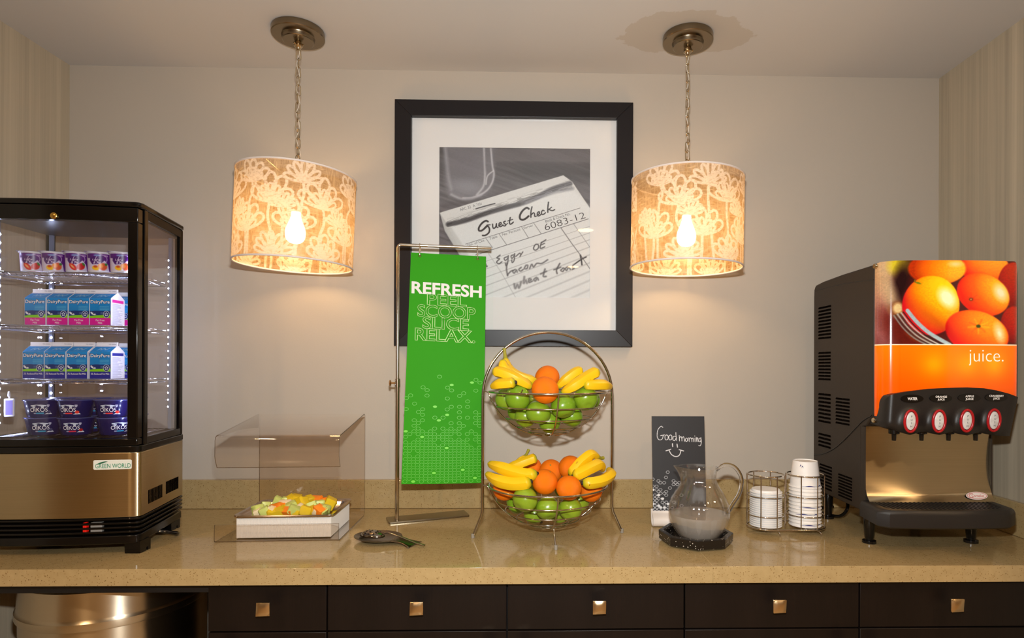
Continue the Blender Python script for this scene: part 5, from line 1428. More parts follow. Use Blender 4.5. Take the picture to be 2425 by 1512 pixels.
j.a *= (0.95 + 0.1 * vnoise(X_, Y_, 14, 10, 9))[..., None]
base = np.array((244, 112, 4.0)) ; 
lower = Y_ > 976
f_ = np.clip((Y_ - 980) / 420, 0, 1)[..., None]
j.a = np.where(lower[..., None], base * (1 - f_) + np.array((222, 84, 0.0)) * f_, j.a)
j.line([(225, 978), (1745, 978)], 10, (250, 236, 214), 6)
def pan_xy2(u):
    # plan of the panel: rounded left corner, slight bow, rounded right edge
    s = u * (0.372 + 0.035); x = np.zeros_like(u); y = np.zeros_like(u)
    r = 0.046; L1 = r * PI / 2
    a = np.clip(s / L1, 0, 1) * PI / 2
    x = DX0 + 0.001 + r * (1 - np.cos(a)); y = -0.503 - r * np.sin(a)
    s2 = np.clip(s - L1, 0, None); tot = 0.407 - L1
    x = x + s2 * ((DX1 + 0.004 - DX0 - 0.001 - r) / tot); q = np.clip(s2 / tot, 0, 1)
    y = y - 0.010 * np.sin(q * PI) + 0.012 * np.clip((q - .93) / .07, 0, 1) ** 2
    return x, y
zt3, zb3 = 1.7085, 1.227
def panmap(u, v):
    # the corner is compressed in the close-up: re-space columns so that painted x follows world x
    x, y = pan_xy2(u); z = zt3 + (zb3 - zt3) * v
    cr = np.clip((u - .955) / .045, 0, 1); z = np.minimum(z, zt3 - 0.016 * cr ** 2)
    cl = np.clip((.06 - u) / .06, 0, 1); z = np.minimum(z, zt3 - 0.006 * cl ** 2)
    lowz = 1.284 + 0.054 * np.clip((u - .84) / .12, 0, 1); z = np.maximum(z, lowz)
    return x, y, z
# resample so that the print is laid out by world x
un = np.linspace(0, 1, 600); xn, _ = pan_xy2(un); yn = pan_xy2(un)[1]
pxn = ((xn - CAM.x) * _rt.x + (yn - CAM.y) * _rt.y) / ((xn - CAM.x) * _fw.x + (yn - CAM.y) * _fw.y)
us = np.interp(np.linspace(pxn[0], pxn.max(), j.nx), np.maximum.accumulate(pxn), un)
pmat, pnt, pb = _nt('backlit_print'); N_, L_ = pnt.nodes, pnt.links
pa = N_.new('ShaderNodeAttribute'); pa.attribute_name = 'Col'
L_.new(pa.outputs['Color'], pb.inputs['Base Color']); L_.new(pa.outputs['Color'], pb.inputs['Emission Color']); pb.inputs['Emission Strength'].default_value = 0.22
pb.inputs['Roughness'].default_value = 0.12; pb.inputs['Coat Weight'].default_value = 0.3
tl_ = N_.new('ShaderNodeBsdfTranslucent'); L_.new(pa.outputs['Color'], tl_.inputs[0]); ad_ = N_.new('ShaderNodeAddShader')
L_.new(pb.outputs[0], ad_.inputs[0]); L_.new(tl_.outputs[0], ad_.inputs[1]); L_.new(ad_.outputs[0], N_['Material Output'].inputs['Surface'])
def pm2(u, v):
    uu = np.broadcast_to(us[None, :], u.shape); return panmap(uu, v)
fp = j.mesh('front_panel', pmat, t, pm2)
for k, zx_ in enumerate((780, 1130, 1440)):
    l = bpy.data.lights.new('backlight', 'POINT'); l.energy = 0.10; l.color = (1, .85, .6); l.shadow_soft_size = 0.008
    lo2 = bpy.data.objects.new('backlight_lamp', l); COL.objects.link(lo2); lo2.parent = t
    lo2.location = Vector((DX0 + .372 * (zx_ - 225) / 1520, -0.522, 1.425)) - t.location
# rim returning to the housing at the right and the top
mb = MB(); uu = np.linspace(0, 1, 40); xx, yy, zz_ = panmap(uu, np.zeros_like(uu))
n = 40
mb.v = [(xx[i], yy[i] + .0006, zz_[i]) for i in range(n)] + [(min(xx[i], DX1), max(yy[i], -0.4985), zz_[i] - .001) for i in range(n)] + [(min(xx[i], DX1 - .002), -0.4985, zz_[i] - .002) for i in range(n)]
for i in range(n - 1): mb.f += [(n + i, n + i + 1, i + 1, i), (2 * n + i, 2 * n + i + 1, n + i + 1, n + i)]
vv = np.linspace(0, 1, 12); xr3, yr3, zr3 = panmap(np.ones_like(vv), vv); o_ = len(mb.v)
mb.v += [(xr3[i], yr3[i] + .0006, zr3[i]) for i in range(12)] + [(DX1, -0.4985, zr3[i]) for i in range(12)]
for i in range(11): mb.f.append((o_ + i, o_ + i + 1, o_ + 12 + i + 1, o_ + 12 + i))
mb.mi = [0] * len(mb.f); mb.build('panel_rim', M('panel_rim', (200, 150, 90), 0.3), fp, smooth=40)
w4 = MB(); v, f = text_geo('juice.', 82, 37, bold=-0.012)
for_px = []
for p in v:
    px, py = 2335 + p[0], 848 - p[1]; q = unproj_y(px, py, -0.5600); for_px.append((q.x, q.y - 0.0008, q.z))
w4.add(for_px, f); w4.build('juice_lettering', M('juice_white', (250, 238, 220), 0.4, emit=.35, emit_col=(250, 238, 220)), fp, smooth=None)
for (px, py) in ((2071, 631), (2068, 996)):
    q = unproj_x(px, py, DX0 - .003)
    MB().lathe([(0, -.006), (.006, -.006), (.0075, -.004), (.0075, .004), (.006, .006), (0, .006)], 12, X=Matrix.Translation((q.x + .004, q.y, q.z)) @ Matrix.Rotation(R(90), 4, 'Y')).build('panel_screw', NICKEL_C, t)

# control fascia: a moulded sheet with four button swellings
TOPC = [(2074, 978), (2080, 968), (2090, 952), (2104, 938), (2120, 933), (2150, 928), (2200, 921.5), (2250, 919), (2290, 918), (2330, 920), (2360, 925), (2390, 933), (2411, 941)]
BOTC = [(2070, 993), (2080, 1008), (2094, 1014), (2112, 1016), (2130, 1024), (2155, 1031), (2176, 1025), (2192, 1023), (2204, 1027), (2225, 1031), (2244, 1026), (2258, 1024), (2272, 1029), (2291, 1032), (2308, 1027), (2322, 1025), (2336, 1029), (2356, 1032), (2374, 1033), (2391, 1034)]
def curve_at(C, f):
    xs = [p[0] for p in C]; x = xs[0] + (xs[-1] - xs[0]) * f; return x, float(np.interp(x, xs, [p[1] for p in C]))
BTN = [(2157, 997), (2224, 997), (2290, 996), (2354, 995)]
def fasc_y(u, v, px, py):
    y = -0.5625 + 0.060 * (max(0.0, 1 - u / .13)) ** 1.8
    for bx_, by_ in BTN:
        y -= 0.016 * math.exp(-(((px - bx_) / 23) ** 2 + ((py - by_ - 4) / 26) ** 2) ** 1.4)
    y += 0.010 * max(0.0, (v - .8) / .2) ** 2 + 0.010 * max(0.0, (u - .95) / .05) ** 2
    return y
mb = MB(); nu, nv = 110, 26
for jv in range(nv):
    for iu in range(nu):
        u, v = iu / (nu - 1), jv / (nv - 1); a = curve_at(TOPC, u); b = curve_at(BOTC, u)
        px, py = a[0] + (b[0] - a[0]) * v, a[1] + (b[1] - a[1]) * v
        q = unproj_y(px, py, fasc_y(u, v, px, py)); mb.v.append((q.x, q.y, q.z))
idx = lambda i, k: k * nu + i
for k in range(nv - 1):
    for i in range(nu - 1): mb.f.append((idx(i, k), idx(i + 1, k), idx(i + 1, k + 1), idx(i, k + 1)))
border = [idx(i, 0) for i in range(nu)] + [idx(nu - 1, k) for k in range(1, nv)] + [idx(i, nv - 1) for i in range(nu - 2, -1, -1)] + [idx(0, k) for k in range(nv - 2, 0, -1)]
o_ = len(mb.v)
for bI in border:
    x, y, z = mb.v[bI]; mb.v.append((min(max(x, DX0 + .002), DX1 + .006), -0.47 if z < 1.30 else min(-0.502, y + .05), z + (.0 if z > 1.3 else .004)))
nb2 = len(border)
for k in range(nb2): mb.f.append((border[k], o_ + k, o_ + (k + 1) % nb2, border[(k + 1) % nb2]))
mb.mi = [0] * len(mb.f); fas = mb.build('control_fascia', BLK, t, smooth=50)
def fy(px, py):
    u = (px - 2072) / 325.0; v = (py - 925) / 105.0; return fasc_y(u, v, px, py)
for (px, py), body in zip(((2160, 945), (2228, 944), (2295, 943), (2359, 942)), ('WATER', 'ORANGE\nJUICE', 'APPLE\nJUICE', 'CRANBERRY\nJUICE')):
    c = unproj_y(px, py, fy(px, py) - .001); S_ = (c.y - CAM.y) / FPX
    X = Matrix.Translation(c)
    pl = MB().lathe([(0, .0012), (1, .0012), (1.03, -.004)], 28, X=X @ Matrix.Diagonal((27.5 * S_, 1, 10 * S_, 1)) @ Matrix.Rotation(R(90), 4, 'X')).build('flavour_plate', GLB, fas, smooth=40)
    wid = 24 if body == 'WATER' else (36 if 'CRAN' in body else (28 if 'ORANGE' in body else 21))
    v, f = text_geo(body, wid * S_, (6.5 if body == 'WATER' else 12.5) * S_, bold=0.03)
    MB().add([(c.x + p[0], c.y - .0018, c.z + p[1]) for p in v], f).build('flavour_name', M('label_white', (240, 238, 234), 0.5), pl, smooth=None) if False else MB().add([(c.x + p[0], c.y - .0018, c.z + p[1]) for p in v], f).build('flavour_name', M('label_white', (240, 238, 234), 0.5), fas, smooth=None)
for (px, py) in BTN:
    c = unproj_y(px, py + 1, fy(px, py) - .001); S_ = (c.y - CAM.y) / FPX
    tilt_ = Matrix.Translation(c) @ Matrix.Rotation(R(4), 4, 'X')
    ringv = [tilt_ @ Vector((15.0 * S_ * math.cos(a), 0, 26 * S_ * math.sin(a))) for a in [2 * PI * k / 36 for k in range(36)]]
    bt = MB().lathe([(0, .0030), (.8, .0026), (.92, .0010), (.92, -.004)], 30, X=tilt_ @ Matrix.Diagonal((12.4 * S_, 1, 23.4 * S_, 1)) @ Matrix.Rotation(R(90), 4, 'X')).build('push_button', M('button_grey', (206, 206, 204), 0.35), fas, smooth=40)
    MB().tube(ringv, 0.0034, 8, closed=True).build('red_bezel', M('bezel_red', (168, 18, 28), 0.25), fas, smooth=60)
    lt = MB()
    for k, ch in enumerate('PUSH'):
        v, f = text_geo(ch, None, 4.6 * S_); lt.add([tuple(tilt_ @ Vector((p[0], -.0034, p[1] + (11.5 - 8.0 * k) * S_))) for p in v], f)
    lt.build('push_lettering', M('button_ink', (70, 70, 74), 0.5), fas, smooth=None)
for px in (2117, 2182, 2246, 2310):
    q = unproj_y(px, 1030, -0.520)
    MB().lathe([(0.0, .012), (.014, .012), (.014, .001), (.0062, -.002), (.0056, -.017), (.0050, -.0185), (0, -.0185)], 16, X=Matrix.Translation((q.x, q.y, q.z + .002))).build('nozzle', GLB, t)
# steel splash
sp = smoothpath([(0, -0.456, 1.262), (0, -0.4485, 1.20), (0, -0.446, 1.14), (0, -0.450, 1.09), (0, -0.461, 1.055), (0, -0.476, 1.037)], 6)
mb = MB(); n = len(sp)
for x in (DX0 + .0045, DX1 - .0045): mb.v += [(x, p.y, p.z) for p in sp]
mb.f = [(i, n + i, n + i + 1, i + 1) for i in range(n - 1)]; mb.mi = [0] * len(mb.f)
spl = mb.build('steel_splash', STEEL_H, t, smooth=60)
c = unproj_y(2311, 1176, -0.463); S_ = 1.69 / FPX
X = Matrix.Translation((c.x, c.y - .0034, c.z + .002)) @ Matrix.Rotation(R(-24), 4, 'X')
MB().lathe([(0, .0006), (1, .0006), (1, -.0006)], 32, X=X @ Matrix.Diagonal((26 * S_, 1, 9.5 * S_, 1)) @ Matrix.Rotation(R(90), 4, 'X')).build('badge', M('badge_white', (236, 226, 220), 0.35), spl)
w5 = MB(); w5.tube([X @ Vector((23.5 * S_ * math.cos(a), -.0009, 7.6 * S_ * math.sin(a))) for a in [2 * PI * k / 40 for k in range(40)]], .0006, 5, closed=True)
w5.tube(smoothpath([X @ Vector((a * S_, -.0010, b * S_)) for a, b in ((-9, 5), (-15, 4), (-19, 0), (-16, -4), (-10, -4))], 4), .0007, 5)
v, f = text_geo('Cornelius', 30 * S_, 7 * S_, shear=.3); w5.add([tuple(X @ Vector((p[0] + 2 * S_, -.0010, p[1]))) for p in v], f)
w5.build('badge_print', M('badge_red', (196, 70, 60), 0.4), spl, smooth=None)
# drip tray
tp = [(0.918, -0.452), (0.908, -0.555), (0.930, -0.580), (1.01, -0.588), (1.10, -0.591), (1.19, -0.588), (1.255, -0.582), (1.290, -0.555), (1.300, -0.452)]
outl = tp; cxm, cym = 1.105, -0.515
def ins(p, d): 
    v = Vector((cxm - p[0], cym - p[1])); return (p[0] + v.x / v.length * d * 1.2, p[1] + v.y / v.length * d)
rows = [([ins(p, .006) for p in tp], 0.990), (tp, 0.994), (tp, 1.026), ([ins(p, .003) for p in tp], 1.034), ([ins(p, .008) for p in tp], 1.0385)]
inn = [(0.946, -0.4605), (0.938, -0.540), (0.952, -0.558), (1.02, -0.566), (1.10, -0.568), (1.18, -0.566), (1.245, -0.558), (1.262, -0.540), (1.270, -0.4605)]
rows += [(inn, 1.0385), (inn, 1.002)]
mb = MB(); n = 9
for pl_, z in rows: mb.v += [(p[0], p[1], z) for p in pl_]
for i in range(len(rows) - 1):
    for k in range(n): mb.f.append((i * n + k, i * n + (k + 1) % n, (i + 1) * n + (k + 1) % n, (i + 1) * n + k))
mb.f += [tuple(range(n - 1, -1, -1)), tuple((len(rows) - 1) * n + k for k in range(n))]; mb.mi = [0] * len(mb.f)
tr_ = mb.build('drip_tray', BLK, t, smooth=40)
gp0 = None
for k in range(26):
    x = 0.950 + k * 0.0124
    yl = -0.563 if 0.98 < x < 1.23 else -0.556
    ob = MB().box(-0.0017, 0.0017, yl, -0.462, -0.006, 0.0005).build('grille_bar', M('grille_black', (44, 40, 38), .3), tr_, world=False, smooth=None) if True else None
    ob.location = Vector((x, 0, 1.0375)) - t.location
    ob.parent = tr_
for x, y in ((0.950, -0.445), (1.248, -0.445), (0.966, -0.165), (1.262, -0.165)):
    lg = MB().lathe([(0, .092), (.0175, .092), (.0170, .080), (.0125, .016), (.0115, .014), (.0115, .010), (.0185, .008), (.0190, .001), (.018, .0005), (0, .0005)], 24, X=Matrix.Translation((x, y, ZT))).build('leg', GLB, t, smooth=40)
MB().tube(smoothpath([(1.02, -0.16, 1.008), (1.010, -0.21, 0.965), (0.990, -0.20, 0.930), (0.968, -0.13, 0.922), (0.975, -0.06, 0.921), (1.05, -0.030, 0.921)], 6), 0.0052, 8).build('power_cord', GLB, t)

# ================================================================== GLASS DISPLAY FRIDGE
FL_, FR_, BR_, BL_ = Vector((-1.490, -0.557, 0)), Vector((-1.061, -0.527, 0)), Vector((-1.111, -0.252, 0)), Vector((-1.498, -0.278, 0))
fdir = (FR_ - FL_).normalized(); fnor = Vector((fdir.y, -fdir.x, 0)); fw_len = (FR_ - FL_).length
def fcur(u, off=0.0, bow=0.012): return FL_ + (FR_ - FL_) * u + fnor * (bow * 4 * u * (1 - u) + off)
def outline(d=0.0):
    pts = [fcur(k / 14) for k in range(1, 14)]
    c1 = [FR_ + (-fdir) * 0.016 + fnor * 0.0022, FR_ - fdir * 0.005 + (BR_ - FR_).normalized() * 0.004, FR_ + (BR_ - FR_).normalized() * 0.016]
    c0 = [FL_ + (BL_ - FL_).normalized() * 0.016, FL_ + fdir * 0.005 + (BL_ - FL_).normalized() * 0.004, FL_ + fdir * 0.016 + fnor * 0.0022]
    P2 = c0 + pts + c1 + [BR_, BL_]
    c = Vector((-1.295, -0.39, 0)); out = []
    for p in P2:
        v = p - c; k = 1 - d / max(abs(v.x), abs(v.y)) if d else 1.0
        out.append((c.x + v.x * (1 - d / 0.21), c.y + v.y * (1 - d / 0.135)))
    return out
BK = M('fridge_black', (9, 8, 8), 0.16, spec=.4)
t = thing('display_fridge', 'black and steel glass door countertop fridge full of milk and yogurt', 'fridge', (-1.29, -0.39, ZT))
z_leg, z_b0, z_l0, z_m0, z_m1, z_d0, z_g0, z_g1, z_d1, z_top = 0.914, 0.943, 0.966, 1.014, 1.186, 1.203, 1.223, 1.797, 1.835, 1.852
MB().prism(outline(0.002), z_b0, z_l0).build('base', BK, t, smooth=30, bevel=.003)
MB().prism(outline(0.022), z_l0, z_m0).build('louver_core', M('fridge_core', (6, 6, 6), 0.5), t, smooth=30)
for k in range(4):
    z = z_l0 + 0.0065 + k * 0.0115
    MB().prism(outline(0.0), z, z + 0.0052).build('louver', BK, t, smooth=30, bevel=.0012)
MB().prism(outline(0.0), z_m0, z_m1).build('steel_skirt', STEEL_H, t, smooth=30, bevel=.002)
MB().prism(outline(-0.001), z_m1, z_d0).build('lower_frame', BK, t, smooth=30, bevel=.002)
MB().prism(outline(-0.001), z_d1 + .002, z_top).build('top_cap', BK, t, smooth=30, bevel=.004)
MB().prism(outline(0.012), z_g1 + .012, z_d1 + .002).build('light_cover', M('fridge_inner_top', (60, 52, 46), 0.3), t, smooth=30)
MB().prism(outline(0.010), z_d0, z_d0 + .014).build('cabin_floor', M('fridge_floor', (40, 36, 34), 0.25), t, smooth=30)
# posts
def post(p, wx, wy):
    return MB().box(p.x - wx, p.x + wx, p.y - wy, p.y + wy, z_d0, z_d1 + .002).build('corner_post', BK, t, smooth=None, bevel=.002)
c4 = Vector((-1.295, -0.39, 0))
def inw(p, d): v = c4 - p; return p + Vector((math.copysign(d, v.x), math.copysign(d, v.y), 0))
post(inw(BR_, 0.0085), .008, .008); post(inw(BL_, .0085), .009, .008)
pr_ = inw(FR_, .010); pr_.y += .020; pr_.x -= .004; post(pr_, .009, .008); pl2 = inw(FL_, .010); pl2.y += .020; post(pl2, .009, .008)
# side and rear rails
def rail(a, b, z0, z1, w=.007):
    d = (b - a).normalized(); n = Vector((-d.y, d.x, 0)) * w
    return MB().prism([(a + n)[:2], (b + n)[:2], (b - n)[:2], (a - n)[:2]], z0, z1).build('glass_rail', BK, t, smooth=None, bevel=.0015)
for a, b in ((pr_, inw(BR_, .0085)), (inw(BR_, .0085), inw(BL_, .0085)), (pl2, inw(BL_, .0085))):
    rail(a, b, z_d0, z_d0 + .020); rail(a, b, z_g1 + .016, z_d1 + .002)
FG = sheer('fridge_glass', (250, 250, 252), 0.012, 0.045)
def pane(a, b, z0, z1, w=.0018):
    d = (b - a).normalized(); n = Vector((-d.y, d.x, 0)) * w
    return MB().prism([(a + n)[:2], (b + n)[:2], (b - n)[:2], (a - n)[:2]], z0, z1).build('glass_pane', FG, t, smooth=None)
pane(pr_, inw(BR_, .0085), z_d0 + .018, z_g1 + .018); pane(inw(BR_, .0085), inw(BL_, .0085), z_d0 + .018, z_g1 + .018); pane(pl2, inw(BL_, .0085), z_d0 + .018, z_g1 + .018)
# door
def strip(u0, u1, z0, z1, o0, o1, n=12):
    ps = [fcur(u0 + (u1 - u0) * k / n, o1)[:2] for k in range(n + 1)] + [fcur(u1 - (u1 - u0) * k / n, o0)[:2] for k in range(n + 1)]
    return MB().prism(ps, z0, z1)
dr = strip(0.0, 0.985, z_g1, z_d1, -.020, .002).build('door_rail', BK, t, smooth=30, bevel=.002)
strip(0.0, 0.985, z_d0 + .001, z_g0, -.020, .002).build('door_rail', BK, t, smooth=30, bevel=.002)
strip(0.0, 0.045, z_g0, z_g1, -.020, .002, 2).build('door_stile', BK, t, smooth=30, bevel=.002)
strip(0.928, 0.985, z_g0, z_g1, -.020, .002, 3).build('door_stile', BK, t, smooth=30, bevel=.002)
strip(0.045, 0.928, z_g0, z_g1, -.010, -.007, 14).build('glass_pane', FG, t, smooth=30)
def unproj_v(px, py, p0_, n_):
    u = (px - PPX) * math.cos(ROLL) + (py - PPY) * math.sin(ROLL); v = -(px - PPX) * math.sin(ROLL) + (py - PPY) * math.cos(ROLL)
    r = _fw + _rt * (u / FPX) - _up * (v / FPX); return CAM + r * ((p0_ - CAM).dot(n_) / r.dot(n_))
q = unproj_v(127, 511, fcur(.5, .004), fnor)
Xl = Matrix.Translation(q) @ fnor.to_track_quat('Z', 'Y').to_matrix().to_4x4()
lk = MB().lathe([(0, .003), (.006, .003), (.0085, .001), (.0088, -.004)], 20, X=Xl).build('lock', M('lock_brass', (206, 166, 84), 0.25, metal=1), dr, smooth=40)
# sticker on the steel skirt
c = unproj_v(265, 1101.5, fcur(.72, .0), fnor); S_ = (c.y - CAM.y) / FPX * 1.06
def stick(x, z, off): 
    uu = ((c - FL_).dot(fdir) + x) / fw_len; p = fcur(uu, off); return (p.x, p.y, c.z + z)
mb = MB(); pl_ = rounded(-38 * S_, 38 * S_, -10.5 * S_, 10.5 * S_, 3 * S_, 4)
mb.add([stick(p[0], p[1], .0009) for p in pl_], [tuple(range(len(pl_)))]); stk = mb.build('brand_plate', M('plate_white', (218, 222, 214), 0.4), t, smooth=None)
v, f = text_geo('GREEN WORLD', 70 * S_, 9.5 * S_, bold=0.0); w6 = MB(); w6.add([stick(p[0] + 1 * S_, p[1] - 2.5 * S_, .0014) for p in v], f); w6.build('brand_lettering', M('plate_green', (20, 130, 90), 0.4), stk, smooth=None)
sw = [(-33 + 24 * k / 8, 1 + 6.5 * math.sin(k / 8 * PI * .6)) for k in range(9)]; sw2 = [(x, y - 3.4 * math.sin(k / 8 * PI)) for k, (x, y) in enumerate(sw)]
w6 = MB(); w6.add([stick(p[0] * S_, p[1] * S_, .0014) for p in sw + sw2[::-1]], [(k, k + 1, 16 - k, 17 - k) for k in range(8)]); w6.build('brand_swoosh', M('plate_dark_green', (20, 92, 62), 0.4), stk, smooth=None)
# side vents on the steel skirt
sdir = (BR_ - FR_).normalized(); snor = Vector((sdir.y, -sdir.x, 0)); snor = snor if snor.x > 0 else -snor
for x0, x1, ya, yb_ in ((351, 385, 1162, 1194), (393, 423, 1142, 1171)):
    a = unproj_v(x0, ya, FR_ + snor * .0006, snor); b = unproj_v(x1, ya - 14, FR_ + snor * .0006, snor); a2 = unproj_v(x0, yb_, FR_, snor)
    hgt = a.z - a2.z; ln_ = (Vector((b.x, b.y, 0)) - Vector((a.x, a.y, 0))).length; mb = MB(); nn = 12
    for k in range(nn):
        p = Vector((a.x, a.y, 0)) + sdir * ln_ * (k + .5) / nn
        e = sdir * ln_ / nn * .22; n_ = snor * .0003
        mb.prism([(p + e + n_)[:2], (p + e - n_)[:2], (p - e - n_)[:2], (p - e + n_)[:2]], a.z - hgt, a.z)
    put(mb.build('skirt_vent', SLOT_SHADE, t, smooth=None), kind='stuff')  # dark slits laid on the steel, coloured like shaded openings
# switch and thermostat behind the louvers
for px, w_, mat in ((201.5, 4, M('switch_red', (200, 20, 16), 0.3, emit=.25, emit_col=(255, 40, 20))), (228, 12, M('dial_grey', (150, 146, 140), 0.35))):
    q = unproj_v(px, 1244, fcur(.6, -.010), fnor); S2 = 1.65 / FPX; u_ = (q - FL_).dot(fdir) / fw_len
    ps = [fcur(u_ + s * w_ * S2 / fw_len, o2)[:2] for s, o2 in ((-1, -.006), (1, -.006), (1, -.018), (-1, -.018))]
    MB().prism(ps, 0.9735, 1.0015).build('switch' if w_ == 4 else 'thermostat_dial', mat, t, smooth=None, bevel=.002)
# feet with notches
for p, sx, sy in ((FR_, -1, 1), (FL_, 1, 1), (BR_, -1, -1), (BL_, 1, -1)):
    x0, x1 = sorted((p.x + sx * .004, p.x + sx * .044)); y0, y1 = sorted((p.y + sy * .006, p.y + sy * .050))
    mb = MB().box(x0, x1, y0, y1, ZT + .010, z_b0 + .004); mb.box(x0, x1, y0, y0 + .026, ZT + .0005, ZT + .0102); mb.box(x0, x1, y1 - .012, y1, ZT + .0005, ZT + .0102)
    mb.build('foot', BK, t, smooth=None)
MB().tube(smoothpath([(-1.14, -0.42, .944), (-1.085, -.40, .940), (-1.062, -.37, .925), (-1.075, -.34, .9195), (-1.11, -.33, .9195), (-1.16, -.30, .9195), (-1.2, -.12, .9195)], 6), .0045, 8).build('power_cord', GLB, t)
# LED strips
LEDM = M('led_glow', (230, 236, 255), 0.5, emit=150.0, emit_col=(205, 216, 255)); LEDS = M('led_backing', (120, 124, 140), 0.4)
def led(x, y, nx_, ny_, z0, z1, n):
    s_ = MB().box(x - .005, x + .005, y - .004, y + .004, z_d0 + .02, z_g1 + .016).build('led_strip', LEDS, t, smooth=None)
    mb = MB()
    for k in range(n):
        z = z0 + (z1 - z0) * k / (n - 1); mb.ell((x + nx_ * .0052, y + ny_ * .0052, z), (.0027, .0027, .0031), 8, 6)
    put(mb.build('led_dots', LEDM, s_, smooth=60), kind='stuff')
led(-1.1375, -.272, -.9, -.4, 1.29, 1.74, 22); led(-1.4755, -.3, .6, -.8, 1.26, 1.74, 21); led(-1.462, -.497, .85, .4, 1.26, 1.77, 23); led(-1.112, -.478, -.9, .3, 1.26, 1.77, 23)
# wire shelves
SWIRE = M('shelf_wire', (214, 214, 222), 0.16, metal=1.0)
SHZ = [1.6665, 1.5225, 1.3765]
for z in SHZ:
    a, b, c, d = Vector((-1.458, -.508, z)), Vector((-1.118, -.488, z)), Vector((-1.142, -.292, z)), Vector((-1.455, -.316, z))
    s_ = MB().tube([a, b, c, d], .0027, 7, closed=True).build('wire_shelf', SWIRE, t, smooth=60)
    MB().tube([a + Vector((0, 0, -.009)), b + Vector((0, 0, -.009)), c + Vector((0, 0, -.009)), d + Vector((0, 0, -.009))], .0018, 6, closed=True).build('lower_wire', SWIRE, s_, smooth=60)
    mb = MB()
    for k in range(1, 25):
        f = k / 25; mb.tube([a.lerp(b, f), d.lerp(c, f)], .0013, 5)
    put(mb.build('cross_wires', SWIRE, s_, smooth=60), kind='stuff')
    mb = MB()
    for k in range(22):
        f, f2 = k / 22, (k + .7) / 22; mb.tube([a.lerp(b, f), a.lerp(b, f2) + Vector((0, 0, -.009))], .0009, 4)
    put(mb.build('truss_wires', SWIRE, s_, smooth=None), kind='stuff')
zfl = z_d0 + .020
mb = MB()
for k in range(20):
    f = k / 19; mb.tube([Vector((-1.458, -.508, zfl)).lerp(Vector((-1.118, -.488, zfl)), f), Vector((-1.455, -.316, zfl)).lerp(Vector((-1.142, -.292, zfl)), f)], .0016, 5)
put(mb.build('floor_grid', SWIRE, t, smooth=60), kind='stuff')
zfl += .0018

